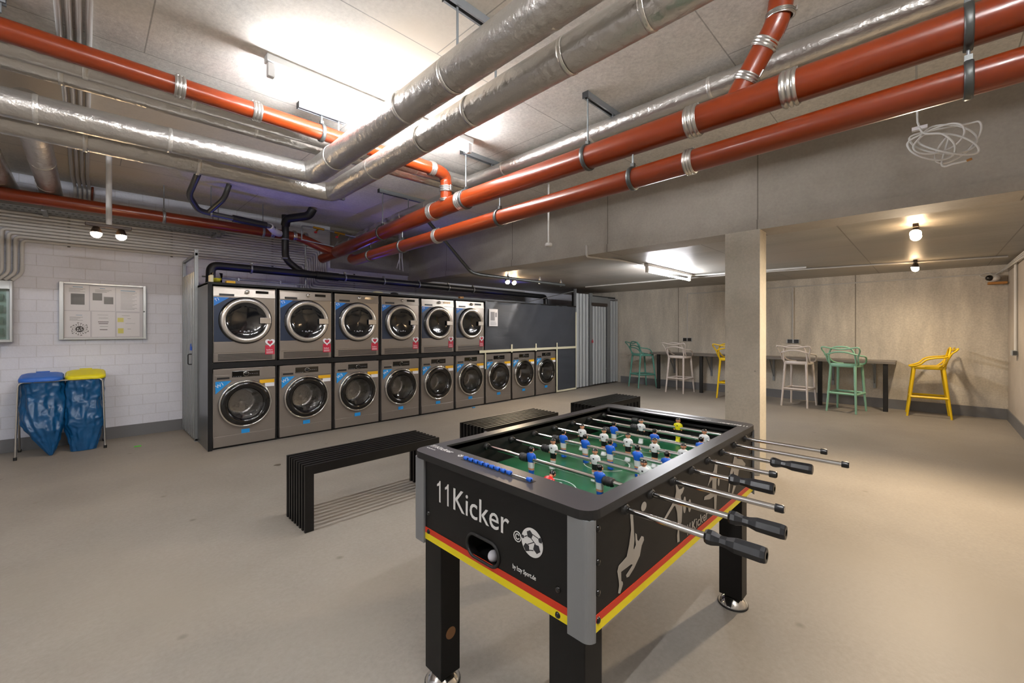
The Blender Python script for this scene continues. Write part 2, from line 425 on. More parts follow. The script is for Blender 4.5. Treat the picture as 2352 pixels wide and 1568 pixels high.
# ================================================================ pipes
def frame_at(pts, i):
    pass
def ring(mb, c, ax, r, prof, seg=28, mi=0):
    mb.lathe([(r*0 + q, h) for q, h in prof], c, ax, seg, mi)
def coupling(parent, c, ax, r, w=.055):
    p = []
    n = 3
    p.append((r-.001, -w/2)); p.append((r+.006, -w/2))
    for k in range(n):
        h0 = -w/2 + w*(k+.15)/n; h1 = -w/2 + w*(k+.85)/n
        p += [(r+.004, h0), (r+.011, h0+.004), (r+.011, h1-.004), (r+.004, h1)]
    p += [(r+.006, w/2), (r-.001, w/2)]
    a = Vector(ax).normalized()
    mb = MB().lathe(p, c, ax, 28)
    s_ = Vector((0,0,1)) if abs(a.z) < .8 else Vector((0,-1,0))
    c = Vector(c); q = c + s_*(r+.014)
    mb.tube([q - a*w*.45, q + a*w*.45], .006, 8)
    return obj('coupling', mb, M_coup, parent)
def clamp(parent, c, ax, r, ztop=None, w=.028, m=None):
    mb = MB().lathe([(r-.001,-w/2),(r+.009,-w/2),(r+.012,-w*.3),(r+.012,w*.3),(r+.009,w/2),(r-.001,w/2)], c, ax, 28)
    c = Vector(c); mb.box(c.x-.012, c.x+.012, c.y-.012, c.y+.012, c.z+r+.008, c.z+r+.035)
    k = obj('clamp', mb, m or M_clamp, parent)
    if ztop: obj('threaded_rod', MB().cyl((c.x, c.y, c.z+r+.02), (c.x, c.y, ztop), .006, 8), M_steel, k)
    return k
def lerp(a, b, t): return Vector(a) * (1-t) + Vector(b) * t
def pipe(name, label, cat, pts, r, m, group=None, rad=None, seg=24):
    t = thing(name, label, cat, pts[0], group)
    obj('pipe_run', MB().tube(fillet(pts, rad, 8) if rad else pts, r, seg), m, t)
    return t
# red pipes
R1z = 2.80
t = thing('drain_pipe', 'red drain pipe under the high ceiling running left to right below the fluorescent batten', 'pipe', (X0+.02, 3.3, R1z), 'red cast iron drain pipes')
drop = [(X0+.02, 3.3, 2.80), (2.36, 3.3, 2.80), (2.44, 3.32, 2.78), (2.46, 3.33, 2.70), (2.48, 3.36, 2.5)]
obj('pipe_run', MB().tube(fillet(drop, .09, 6), .056, 24), M_red, t)
for x in (.41, .83, 2.27): coupling(t, (x, 3.3, R1z), (1,0,0), .056)
coupling(t, (2.463, 3.335, 2.665), (.1,.1,-1), .056); coupling(t, (2.475, 3.35, 2.56), (.05,.1,-1), .056, .03)
for x in (-.42, 1.27): clamp(t, (x, 3.3, R1z), (1,0,0), .056, ZC-.04)
def r2z(y): return 2.515 - max(0, y-3.3)*.046
t = thing('drain_pipe', 'thick red drain pipe, upper of the two running past the beam', 'pipe', (2.5, Y0+.02, 2.5), 'red cast iron drain pipes')
obj('pipe_run', MB().tube([(2.5, Y0+.02, r2z(Y0)), (2.5, 3.2, r2z(3.2)), (2.5, 3.4, r2z(3.4)), (2.5, 5.95, r2z(5.95))], .080, 32), M_red, t)
for y in (3.14, 3.60, .98, .50): coupling(t, (2.5, y, r2z(y)), (0,1,0), .080, .07)
for y in (1.72, 4.65, 3.08, -.11): clamp(t, (2.5, y, r2z(y)), (0,1,0), .080, ZC-.04)
br = obj('branch_pipe', MB().tube(fillet([(2.5,.78,2.51),(2.5,.64,2.74),(2.48,.55,2.86),(2.47,.53,2.985)], .06, 5), .056, 24), M_red, t)
coupling(br, (2.5,.70,2.645), (0,-.5,.82), .056, .04); coupling(br, (2.493,.612,2.785), (-.05,-.55,.85), .056, .045); coupling(br, (2.474,.538,2.89), (-.05,-.1,1), .056, .025)
def r3z(y): return 2.312 - (y+.8)*.016
t = thing('drain_pipe', 'thinner red drain pipe, lower of the two running past the beam', 'pipe', (2.5, Y0+.02, 2.3), 'red cast iron drain pipes')
obj('pipe_run', MB().tube([(2.5, Y0+.02, r3z(Y0)), (2.5, 5.40, r3z(5.4)), (2.5, 5.47, r3z(5.4)+.03)], .064, 28), M_red, t)
for y in (1.0, 3.53): coupling(t, (2.5, y, r3z(y)), (0,1,0), .064, .05)
for y in (1.37, 2.62, 4.2, 4.95, -.11): clamp(t, (2.5, y, r3z(y)), (0,1,0), .064, r3z(y)+.17)
t = thing('drain_pipe', 'red drain pipe along the white brick wall above the row of conduits', 'pipe', (X0+.02, 6.3, 2.6), 'red cast iron drain pipes')
obj('pipe_run', MB().tube(fillet([(X0+.02,6.3,2.60),(2.12,6.3,2.60),(2.38,6.15,2.46),(2.5,6.0,2.39)], .12, 6), .062, 24), M_red, t)
for x in (1.77, 2.05, 2.2): coupling(t, (x, 6.3, 2.6), (1,0,0), .062, .045)
for x in (.64, 1.66): clamp(t, (x, 6.3, 2.6), (1,0,0), .062, ZC, m=M_steel)
obj('pipe_stub', MB().tube([(2.42,6.28,2.33),(2.5,5.98,2.38)], .066, 24), M_red, t)

# silver insulated ducts
def foil(name, label, pts, r, rad, seams, group, stub=None, cap=True):
    t = thing(name, label, 'insulated pipe', pts[0], group)
    fp = fillet(pts, rad, 7); rf = stub or (lambda p: r)
    obj('jacket', MB().tube(fp, [rf(p) for p in fp], 28), M_foil, t)
    for (c, ax) in seams: obj('seam_tape', MB().lathe([(rf(Vector(c))-.001,-.012),(rf(Vector(c))+.0025,-.01),(rf(Vector(c))+.0025,.01),(rf(Vector(c))-.001,.012)], c, ax, 28), M_foilseam, t)
    return t
G = 'silver foil insulated pipes'
foil('insulated_pipe', 'fat silver foil pipe crossing the high ceiling, left of the pair of ducts', [(X0+.02,3.66,2.505),(1.34,3.66,2.60),(1.32,Y0+.02,2.63)], .092, .12,
     [((1.33,3.2,2.60),(0,1,0)),((1.33,2.2,2.61),(0,1,0)),((1.33,1.75,2.61),(0,1,0)),((-.2,3.66,2.568),(1,0,0)),((.4,3.66,2.58),(1,0,0)),((1.33,1.1,2.62),(0,1,0))], G, stub=lambda p: .092 if p.y < 3.64 else .080)
foil('insulated_pipe', 'fat silver foil pipe crossing the high ceiling, right of the pair of ducts', [(X0+.02,3.93,2.53),(1.60,3.93,2.56),(1.59,Y0+.02,2.60)], .085, .11,
     [((1.6,3.1,2.565),(0,1,0)),((1.59,2.4,2.57),(0,1,0)),((1.59,1.9,2.575),(0,1,0)),((1.59,1.2,2.58),(0,1,0)),((0,3.93,2.545),(1,0,0)),((.6,3.93,2.55),(1,0,0)),((1.59,.8,2.585),(0,1,0))], G, stub=lambda p: .085 if p.y < 3.9 else .080)
foil('insulated_pipe', 'slim silver foil pipe turning beside the red pipe drop toward the right', [(X0+.02,3.46,2.775),(2.83,3.47,2.84),(2.83,Y0+.02,2.865)], .064, .09,
     [((2.83,2.9,2.845),(0,1,0)),((2.83,1.9,2.85),(0,1,0)),((2.83,1.0,2.855),(0,1,0)),((0,3.462,2.806),(1,0,0)),((.5,3.463,2.813),(1,0,0)),((1.4,3.466,2.828),(1,0,0)),((2.2,3.468,2.833),(1,0,0))], G)
foil('insulated_pipe', 'slim silver foil pipe behind the one turning beside the red pipe drop', [(X0+.02,3.62,2.76),(3.0,3.63,2.84),(3.0,Y0+.02,2.87)], .062, .09,
     [((-.1,3.625,2.80),(1,0,0)),((.9,3.627,2.814),(1,0,0))], G)
t = foil('insulated_pipe', 'silver foil pipe with loose blue-lit wrapping above the red pipe toward the machines', [(2.85,3.72,2.76),(2.85,4.9,2.735)], .075, .1, [((2.85,4.2,2.75),(0,1,0)),((2.85,4.75,2.738),(0,1,0))], G)
fl = [(2.85 + .01*math.sin(k*1.9), 4.9 + k*.05, 2.735 - k*.0035) for k in range(38)]
obj('flexible_wrap', MB().tube(fl, [.062 + .012*(k % 2) + .008*math.sin(k*1.3) for k in range(38)], 20), M_foil, t)
for (x, lab) in ((-.27, 'short silver pipe near the brick wall, right one of two at the left picture edge'), (-.58, 'short silver pipe near the brick wall, cut off by the left picture edge')):
    foil('insulated_pipe', lab, [(x,4.12,2.76),(x+.02,6.9,2.74)], .085, .1, [((x+.01,5.4,2.75),(0,1,0)),((x+.01,6.2,2.745),(0,1,0))], 'short silver pipes near the brick wall')

# hanger rails
def rail(x0, x1, y, rods, label, dirn='x', z=ZC):
    t = thing('hanger_rail', label, 'hanger rail', (x0, y, z), 'steel hanger rails under the high ceiling')
    mb = MB().box(x0, x1, y-.022, y+.022, z-.004, z).box(x0, x1, y-.022, y-.018, z-.042, z-.004).box(x0, x1, y+.018, y+.022, z-.042, z-.004)
    mb.box(x0, x1, y-.018, y-.01, z-.042, z-.038).box(x0, x1, y+.01, y+.018, z-.042, z-.038)
    obj('channel', mb, M_steel, t)
    obj('end_cap', MB().box(x0-.003, x0, y-.024, y+.024, z-.044, z), M_blackr, t)
    for rx, zb in rods: obj('threaded_rod', MB().cyl((rx, y, z-.03), (rx, y, zb), .0065, 8), M_steel, t)
rail(1.25, 1.64, 1.7, [(1.325, 2.71), (1.59, 2.66)], 'steel hanger rail above the pair of fat silver ducts at the top')
rail(2.47, 3.08, 1.72, [(2.83, 2.9), (3.0, 2.9)], 'steel hanger rail over the thick red pipe, upper right of the battens')
rail(2.45, 3.1, 3.08, [(2.83, 2.88), (3.0, 2.87)], 'steel hanger rail beside the red pipe elbow')
rail(2.45, 3.1, 4.65, [(2.85, 2.8)], 'steel hanger rail above the loose foil wrapping')
rail(1.05, 2.3, 5.25, [], 'long bare steel rail between the silver pipe corner and the wall')
rail(-.6, -.28, 3.3, [(-.3, 2.88)], 'steel hanger rail at the upper left picture corner')
rail(1.1, 1.45, 3.3, [(1.27, 2.88), (1.4, 2.83)], 'steel hanger rail lit up next to the main batten')
rail(-.9, -.1, 5.1, [(-.35, 2.83)], 'steel hanger rail over the short silver pipes')

# conduits on the brick wall
ROWS = 12
ordn = ['first','second','third','fourth','fifth','sixth','seventh','eighth','ninth','tenth','eleventh','twelfth']
for k in range(ROWS):
    z = 2.255 + k * .036
    xe = 2.34 + k * .034
    zl = 1.81 + k * .036
    pts = []
    if k < 5:
        xl = -.475 - k * .047
        pts += [(xl-.07, 6.87, 1.815), (xl, 6.90, 1.90), (xl, 6.905, z)]
        tx = 'bends down to the grey cabinet'
    else: pts += [(X0+.02, 6.905, z)]
    pts += [(xe, 6.905, z), (xe, 6.905, zl), (7.4, 6.905, zl)]
    o = obj('conduit', MB().tube(fillet(pts, .045, 5), k < 5 and .0165 or .0155, 10), M_conduit)
    tag(o, ordn[k] + ' conduit from the bottom on the brick wall' + (', bending down to the cabinet' if k < 5 else ''), 'conduit', 'grey conduits bundled along the brick wall')
for x in (-.13, .78, 1.95, 3.2, 4.4):
    tag(obj('conduit_clip_strip', MB().box(x-.012, x+.012, 6.912, 6.93, (2.23 if x < 2.4 else 1.81), (2.68 if x < 2.4 else 2.24)), M_socket),
        'dark clip strip holding the conduit bundle, ' + {-.13:'above the electrical cabinet corner', .78:'left of the folding metal screen', 1.95:'above the second dryer', 3.2:'above the fourth dryer', 4.4:'above the sixth dryer'}[x], 'clip', 'clip strips on the conduit bundle')
# four conduits on the ceiling
for k, x in enumerate((-.10, -.062, -.024, .014)):
    o = obj('conduit', MB().tube(fillet([(x, Y0+.03, ZC-.016), (x+.0, 6.5, ZC-.016), (x+.02, 6.895, ZC-.05), (x+.02, 6.9, 2.70)], .05, 4), .0145, 10), M_conduitw)
    tag(o, ['leftmost', 'second from left', 'third from left', 'rightmost'][k] + ' of the four parallel conduits on the high ceiling at left', 'conduit', 'parallel conduits on the high ceiling')
tag(obj('thin_cable', MB().tube([(.06, 6.9, 2.95), (.05, 6.895, 2.69)], .011, 8), M_red), 'thin orange cable dropping beside the ceiling conduits', 'cable')
# cable tray
t = thing('cable_tray', 'perforated galvanised cable tray beneath the red wall pipe', 'cable tray', (X0+.02, 6.65, 2.55))
mb = MB().box(X0+.02, 1.28, 6.5, 6.8, 2.545, 2.548).box(X0+.02, 1.28, 6.498, 6.5, 2.545, 2.60).box(X0+.02, 1.28, 6.8, 6.802, 2.545, 2.60)
obj('tray', mb, M_steel, t)
mb = MB()
for k in range(56): x = -1.4 + k*.048; mb.box(x, x+.022, 6.56, 6.572, 2.5425, 2.545).box(x+.02, x+.042, 6.7, 6.712, 2.5425, 2.545)
obj('perforation_slots', mb, M_socket, t)
for x in (-.3, 1.2): obj('bracket', MB().box(x-.02, x+.02, 6.48, 6.82, 2.52, 2.542).cyl((x,6.485,2.53),(x,6.485,2.97),.006,8).cyl((x,6.815,2.53),(x,6.815,2.97),.006,8), M_steel, t)

# black pipes
t = thing('waste_pipe', 'long black waste pipe running above the machine rack', 'pipe', (1.0, 6.2, 2.07), 'black waste pipes')
obj('pipe_run', MB().tube(fillet([(1.07,6.35,1.62),(1.07,6.2,1.9),(1.07,6.2,2.08),(1.25,6.2,2.08),(7.35,6.2,2.045),(7.35,6.2,1.84)], .1, 7), .05, 20), M_black, t)
for x in (1.5, 2.72, 3.35, 4.0, 4.62, 5.2): clamp(t, (x, 6.2, 2.08-(x-1.25)*.0057), (1,0,0), .05, m=M_steel, w=.02)
obj('socket_joint', MB().cyl((2.3,6.2,2.074),(2.62,6.2,2.072), .058, 20), M_black, t)
t = thing('waste_pipe', 'black pipe dropping from the red wall pipe to the black pipe over the rack', 'pipe', (2.0, 6.25, 2.55), 'black waste pipes')
obj('pipe_run', MB().tube(fillet([(1.92,6.25,2.86),(1.92,6.25,2.26),(2.12,6.22,2.09),(2.28,6.2,2.08)], .08, 6), .045, 18), M_black, t)
obj('elbow', MB().tube(fillet([(1.92,6.25,2.72),(1.92,6.2,2.8),(2.16,6.05,2.86),(2.2,6.02,2.96)], .08, 6), .055, 18), M_black, t)
for z in (2.53, 2.27): obj('clamp', MB().lathe([(.044,-.01),(.05,-.01),(.05,.01),(.044,.01)], (1.92,6.25,z), (0,0,1), 20), M_steel, t)
t = thing('waste_pipe', 'black drain line with a bend under the high ceiling above the brick wall', 'pipe', (1.0, 5.9, 2.7), 'black waste pipes')
obj('pipe_run', MB().tube(fillet([(.82,5.2,2.95),(.80,5.3,2.86),(.78,5.65,2.74),(.90,5.9,2.655),(1.02,5.95,2.65),(1.66,6.0,2.62),(1.72,6.05,2.61)], .08, 6), .03, 16), M_clamp, t)
obj('foam_sleeve', MB().cyl((1.25,5.97,2.64),(1.62,6.0,2.625), .042, 16), M_black, t)
obj('branch_pipe', MB().tube(fillet([(1.0,5.95,2.65),(1.12,5.75,2.8),(1.16,5.7,2.96)], .06, 4), .028, 14), M_clamp, t)
wf = [Vector((1.66,6.0,2.62)).lerp(Vector((1.86,6.27,2.60)), k/17) + Vector((0,0,-.02*math.sin(PI*k/17))) for k in range(18)]
obj('white_flex_sleeve', MB().tube(wf, [.04 + .005*(k % 2) for k in range(18)], 16), M_white_m, t)
clamp(t, (1.03, 5.95, 2.65), (1,0,0), .03, ZC-.0, m=M_steel, w=.02)
t = thing('waste_pipe', 'thin black pipe sloping down in front of the beam to the low ceiling', 'pipe', (3.3, 4.95, 2.8), 'black waste pipes')
obj('pipe_run', MB().tube(fillet([(3.25,4.95,2.88),(4.12,4.95,2.17),(4.3,4.95,2.15),(6.35,4.9,2.14)], .06, 5), .025, 14), M_clamp, t)
for x in (4.9, 5.7, 6.3): clamp(t, (x, 4.94, 2.147), (1,0,0), .025, ZL, m=M_steel, w=.018)
# brass valves
t = thing('valve_line', 'brass valves with red handles on a thin pipe above the red wall pipe', 'valve', (2.2, 5.7, 2.6))
obj('thin_pipe', MB().tube(fillet([(2.08,6.1,2.52),(2.08,6.1,2.72),(2.2,6.08,2.72),(3.0,5.9,2.62)], .02, 4), .009, 8).tube([(2.08,6.1,2.53),(2.75,5.95,2.44)], .008, 8), M_steel, t)
for p in ((2.29,6.06,2.71), (2.56,6.0,2.675)):
    p = Vector(p); b_ = obj('valve_body', MB().tube([p-Vector((.07,-.015,-.008)), p+Vector((.07,-.015,-.008))], .016, 10).cyl(p, p+Vector((-.04,-.02,-.05)), .012, 10), M_brass, t)
    obj('valve_handle', MB().sphere(p+Vector((-.05,-.025,-.065)), .022, 12, sc=(1,1,.7)), M_redh, b_)
# water riser + LED pipe
t = thing('water_pipe', 'thin steel water pipe above the first two dryers lit blue', 'pipe', (1.1, 6.3, 1.93))
obj('pipe_run', MB().tube(fillet([(1.0,6.3,1.95),(2.2,6.3,1.93),(2.2,6.3,2.55)], .02, 4), .010, 8), M_steel, t)
for x in (1.38, 1.87): obj('pipe_clip', MB().box(x-.01, x+.01, 6.285, 6.32, 1.92, 1.96), M_steel, t)
def led(x, z, lab, y=5.98, w=.22):
    t = thing('led_strip', lab, 'led strip', (x, y, z), 'blue led strips on top of the machine rack')
    obj('strip_body', MB().box(x-.16, x+.16, y-.012, y+.012, z-.012, z), M_white_m, t)
    obj('diode', MB().box(x-.15, x+.15, y-.008, y+.008, z, z+.006), M_led, t)
    ld = bpy.data.lights.new('led_light', 'SPOT'); ld.energy = w*22; ld.color = (.16, .17, 1); ld.shadow_soft_size = .05; ld.spot_size = 1.7; ld.spot_blend = 1
    lo = bpy.data.objects.new('led_light', ld); COL.objects.link(lo); lo.location = (x, y, z+.03); lo.rotation_euler = Vector((0, -.55, 1)).to_track_quat('-Z', 'Y').to_euler()
led(1.35, 1.824, 'blue glowing led strip on the rack above the first dryer')
led(1.95, 1.824, 'blue glowing led strip on the rack above the second dryer')
led(3.75, 1.824, 'blue glowing led strip on the rack above the fifth dryer')
led(2.85, 1.824, 'added blue led strip between dryers T3 and T4, tinting the pipes above')  # extra strip added to throw blue onto the foil and red pipes
led(5.9, 1.824, 'blue glowing led strip behind the slate film on the rack', w=.3)

# sensor rod, coil, ceiling and wall conduits
t = thing('round_sensor', 'white round sensor on a thin rod hanging in front of the beam', 'sensor', (3.3, 2.744, ZC))
obj('rod', MB().cyl((3.3,2.744,ZC), (3.3,2.744,2.17), .010, 10), M_white_m, t)
obj('sensor_head', MB().lathe([(.0005,.0),(.03,.0),(.036,-.01),(.036,-.028),(.028,-.035),(.0005,-.035)], (3.3,2.744,2.175), (0,0,1), 20), M_white_m, t)
t = thing('hanging_cables', 'short white cables dangling from the ceiling behind the red pipes, left of the beam end', 'cable', (3.7, 6.3, ZC))
obj('cable_strands', MB().tube([(3.72,6.3,ZC),(3.70,6.3,2.5),(3.64,6.3,2.32)], .008, 8).tube([(3.74,6.3,ZC),(3.74,6.3,2.5),(3.76,6.3,2.28)], .008, 8).tube([(3.70,6.32,ZC),(3.69,6.3,2.55),(3.70,6.3,2.30)], .008, 8), M_white_m, t)
t = thing('cable_coil', 'loose coil of grey cable hanging from the ceiling before the beam', 'cable', (3.6, 0.0, ZC))
cp = []
cxx, cyy, czz = 3.6, -.045, 2.40
ptsc = [(3.6,.06,ZC),(3.6,.055,2.62),(3.6,.05,2.56)]
rnd = random.Random(3)
for k in range(5):
    a0 = rnd.uniform(-.6,.6); rx = .055 + .085*rnd.random(); rz = .075 + .045*rnd.random()
    ox = (0,-.03,-.07,-.05,-.11)[k]
    for j in range(8):
        a = PI/2 + j/8*2*PI
        ptsc.append((cxx + .012*k - .02 + .02*math.sin(a*2), cyy + .04 + ox + rx*math.cos(a + a0) , czz + .035*(k % 2) + rz*math.sin(a - a0*.5) ))
ptsc += [(3.58,-.05,2.28),(3.56,-.10,2.265),(3.55,-.15,2.265)]
obj('cable_loops', MB().tube(smooth_curve(ptsc, 6), .0055, 8), M_white_m, t)
obj('cable_tie', MB().box(3.59, 3.62, .01, .08, 2.525, 2.545), M_white_p, t)
obj('bare_wire_ends', MB().tube([(3.55,-.15,2.265),(3.545,-.17,2.27)], .007, 8), M_wood, t)

def conduit(name, label, pts, r=.011, m=None, group='white conduits on the low ceiling and far walls'):
    o = obj(name, MB().tube(fillet(pts, .03, 4), r, 10), m or M_conduitw); tag(o, label, 'conduit', group); return o
conduit('conduit', 'conduit leaving the beam and running to the low ceiling batten', [(4.235,2.93,2.31),(4.235,2.93,2.18),(4.30,2.93,2.18),(5.0,2.93,2.222),(7.2,2.93,2.222),(7.35,2.7,2.222),(7.5,1.3,2.222)], .014)
conduit('conduit', 'long conduit across the low ceiling from the metal partition to the camera corner', [(7.62,5.3,2.225),(7.65,1.8,2.225),(8.2,-.7,2.225)], .013)
conduit('conduit', 'thin conduit along the top of the far stained wall', [(9.335,3.80,1.12),(9.335,3.80,2.09),(9.335,1.85,2.10),(9.335,-.72,2.115)], .010)
conduit('conduit', 'vertical conduit down to the sockets above the white stool nearest the mint one', [(9.33,1.822,2.08),(9.33,1.822,1.11)], .012)
conduit('conduit', 'vertical conduit on the right wall ending at the small grey box', [(8.39,-.785,2.2),(8.39,-.785,1.03)], .018)
for k in range(3): conduit('conduit', 'conduit under the ceiling in the far right corner, ' + ['upper','middle','lower'][k] + ' of three', [(9.3-.0*k,-.775+.015*k,2.20-.03*k),(6.9,-.785,2.21-.03*k)], .010)
for (y, lab) in ((3.80, 'black twin wall socket behind the white stool left of the column'), (1.822, 'black twin wall socket behind the white stool right of the column')):
    t = thing('twin_socket', lab, 'socket', (9.35, y, 1.06), 'twin sockets on the far wall')
    obj('back_plate', MB().box(9.325, 9.35, y-.10, y+.10, 1.045, 1.12), M_alu, t, bevel=.003)
    for s_ in (-1, 1): obj('socket_face', MB().box(9.315, 9.326, y+s_*.05-.038, y+s_*.05+.038, 1.05, 1.115), M_socket, t, bevel=.003)
t = thing('junction_box', 'small grey switch box on the right wall below its conduit', 'switch box', (8.42, -.8, .98))
obj('box_body', MB().box(8.36, 8.50, -.8, -.745, .965, 1.035), M_alu, t, bevel=.004)
obj('switch_face', MB().box(8.345, 8.36, -.79, -.755, .975, 1.025), M_clamp, t)
t = thing('security_camera', 'white security camera with black lens in the upper far right corner', 'camera', (9.2, -.68, 2.02))
obj('mount_block', MB().box(9.17, 9.33, -.78, -.60, 1.955, 1.985), M_wood, t)
obj('camera_body', MB().sphere((9.24,-.66,2.04), .06, 20, sc=(1,1,.9)), M_white_m, t)
obj('lens', MB().sphere((9.20,-.61,2.045), .042, 16), M_blackgl, t)
obj('camera_cable', MB().tube(smooth_curve([(9.28,-.66,2.08),(9.3,-.6,2.13),(9.3,-.52,2.10),(9.31,-.60,2.06),(9.31,-.70,2.12),(9.3,-.76,2.18)], 6), .004, 6), M_white_m, t)
# ================================================================ machine rack
PITCH = .655; RX0 = .93; YF = 5.48
t = thing('machine_rack', 'black rack of square bays holding the stacked dryers and washing machines', 'rack', (RX0, YF, 0))
mb = MB()
for k in range(11):
    x = RX0 + k*PITCH
    if k in (0, 10): continue
    mb.box(x-.011, x+.011, YF+.012, 6.04, .0, 1.80 if k < 7 else .91)
obj('upright_board', mb, M_rack, t)
obj('side_board', MB().box(RX0-.012, RX0+.018, YF-.02, 6.05, 0, 1.80), M_rackside, t)
obj('side_board', MB().box(RX0+10*PITCH-.02, RX0+10*PITCH+.012, YF, 6.05, 0, 1.80), M_rack, t)
obj('front_edge', MB().box(RX0-.013, RX0+.026, YF-.024, YF-.018, 0, 1.81), M_rack, t)
obj('middle_shelf', MB().box(RX0+.018, RX0+10*PITCH-.02, YF-.004, 6.04, .878, .938), M_rack, t)
obj('top_board', MB().box(RX0-.012, RX0+10*PITCH+.012, YF-.022, 6.05, 1.785, 1.81), M_rack, t)
obj('plinth', MB().box(RX0+.018, RX0+10*PITCH-.02, YF+.02, 6.04, 0, .018), M_rack, t)
obj('back_board', MB().box(RX0+.018, RX0+10*PITCH-.02, 6.04, 6.05, 0, 1.80), M_rack, t)

ORDW = ['first','second','third','fourth','fifth','sixth','seventh','eighth','ninth']
def fy(y): return YF + y
def tri(parent, name, x, ztop, s, m, y=-.0012):
    return obj(name, MB().prism([(x, ztop), (x, ztop - s*.78), (x + s, ztop)], lambda a, b, t_: (a, fy(t_), b), y, y+.001), m, parent)
def washer(x, first=None):
    """build the full washer once at x; y front plane YF"""
    t = thing('washing_machine', '', 'washing machine', (x + .305, YF + .28, .018), 'washing machines in the lower row')
    z0 = .02; zt = .87
    body = MB(); ya, yb = fy(.004), fy(.54)
    v8 = [(a, b, c_) for a in (x, x+.61) for b in (ya, yb) for c_ in (z0, zt)]
    body.add(v8, [(0,1,3,2),(4,6,7,5),(2,3,7,6),(0,2,6,4),(1,5,7,3)])
    n = 48; ring_ = []; rect_ = []
    for k in range(n):
        a = 2*PI*(k+.5)/n; ca, sa = math.cos(a), math.sin(a)
        ring_.append((x+.305+.20*ca, ya, .472+.20*sa))
        m_ = max(abs(ca)/.305, (abs(sa)/(zt-.472) if sa > 0 else abs(sa)/(.472-z0)))
        rect_.append((x+.305+ca/m_, ya, .472+sa/m_))
    body.add(ring_ + rect_, [(k, (k+1) % n, n+(k+1) % n, n+k) for k in range(n)])
    obj('body', body, M_silver, t)
    obj('kick_panel', MB().box(x+.003, x+.607, fy(-.001), fy(.006), z0+.002, z0+.115), M_silver, t, bevel=.002)
    obj('control_fascia', MB().box(x+.003, x+.607, fy(-.003), fy(.006), .735, zt-.002), M_silver, t, bevel=.002)
    obj('display_panel', MB().box(x+.175, x+.445, fy(-.006), fy(-.002), .770, .838), M_blackgl, t, bevel=.002)
    kb = MB().lathe([(.0005,-.028),(.019,-.028),(.022,-.022),(.022,-.005)], (x+.31, fy(0), .804), (0,1,0), 20)
    obj('program_knob', kb, M_blackgl, t)
    obj('knob_ring', MB().lathe([(.022,-.008),(.027,-.010),(.027,-.006),(.022,-.004)], (x+.31, fy(0), .804), (0,1,0), 24), M_chrome, t)
    mb = MB()
    for k in range(4):
        mb.box(x+.185+k*.022, x+.198+k*.022, fy(-.0075), fy(-.006), .776, .779).box(x+.345+k*.022, x+.358+k*.022, fy(-.0075), fy(-.006), .80, .803)
    obj('display_marks', mb, M_greyink, t)
    dr = obj('detergent_drawer', MB().box(x+.02, x+.165, fy(-.006), fy(-.002), .752, .800), M_silver, t, bevel=.003)
    obj('drawer_grip', MB().box(x+.035, x+.15, fy(-.008), fy(-.005), .757, .778), M_socket, dr)
    c = (x+.305, fy(0), .472); A = (0, -1, 0)
    dz = obj('door', MB().lathe([(.262,-.002),(.264,.02),(.256,.034),(.246,.036),(.240,.030)], c, A, 48), M_chrome, t)
    obj('door_frame', MB().lathe([(.241,.030),(.236,.040),(.205,.046),(.178,.036),(.170,.020)], c, A, 48), M_blackgl, dz)
    obj('door_glass', MB().lathe([(.176,.034),(.165,.020),(.13,-.002),(.07,-.014),(.0005,-.018)], c, A, 40), M_glass, dz)
    dm = MB().lathe([(.172,.01),(.17,-.02),(.165,-.06)], c, A, 40).lathe([(.168,-.03),(.168,-.034),(.16,-.2),(.12,-.215),(.04,-.20),(.0005,-.21)], c, A, 40)
    obj('drum', dm, M_drum, t)
    bf = MB()
    for k in range(3):
        a = k*2*PI/3 + .5; ca, sa = math.cos(a), math.sin(a)
        bf.tube([(c[0]+.15*ca, fy(.05), c[2]+.15*sa), (c[0]+.145*ca, fy(.19), c[2]+.145*sa)], [.018, .022], 8)
    obj('drum_paddle', bf, M_drum, t)
    obj('door_handle', MB().tube([(c[0]+.205*math.cos(a), fy(-.048), c[2]+.205*math.sin(a)) for a in [(-40+k*8)*PI/180 for k in range(7)]], .010, 8), M_blackgl, dz)
    obj('yellow_label', MB().box(x+.445, x+.597, fy(-.0045), fy(-.003), .683, .722), M_styel, t)
    obj('white_label', MB().box(x+.50, x+.597, fy(-.0045), fy(-.003), .640, .682), M_white_p, t)
    obj('blue_patch', MB().box(x+.265, x+.345, fy(-.0015), fy(.004), .139, .182), M_stblue, t)
    mb = MB()
    for fx in (.05, .56): mb.cyl((x+fx, fy(.05), .018), (x+fx, fy(.05), .022), .018, 12)
    obj('foot', mb, M_blackr, t)
    obj('corner_sticker', MB().prism([(x+.022, .722), (x+.022, .600), (x+.170, .735), (x+.022, .735)], lambda a, b, t_: (a, fy(t_), b), -.0042, -.003), M_stblue, t)
    return t
def add_code(t, s, x, z, y, parent_name, size=.05, rot=0):
    st = [q for q in KIDS(t) if q.name.startswith(parent_name)][0]
    ORG[st.name] = Vector(t.location) + Vector(st.location)
    text('code_text', s, size, (x, fy(y), z), (PI/2, -rot, 0), M_white_p, st, ext=.0004)
w0 = None; ws = []
for k in range(9):
    x = RX0 + .035 + k*PITCH
    if k == 0: w = w0 = washer(x)
    else:
        w = copy_tree(w0); w.location.x = w0.location.x + k*PITCH
    ws.append(w)
for k, w in enumerate(ws):
    w['label'] = 'silver washing machine with blue sticker W%d, %s from the left in the lower row' % (k+1, ORDW[k])
for k, w in enumerate(ws):
    add_code(w, 'W%d' % (k+1), RX0+.035+k*PITCH+.035, .660, -.0047, 'corner_sticker', .052, .5)

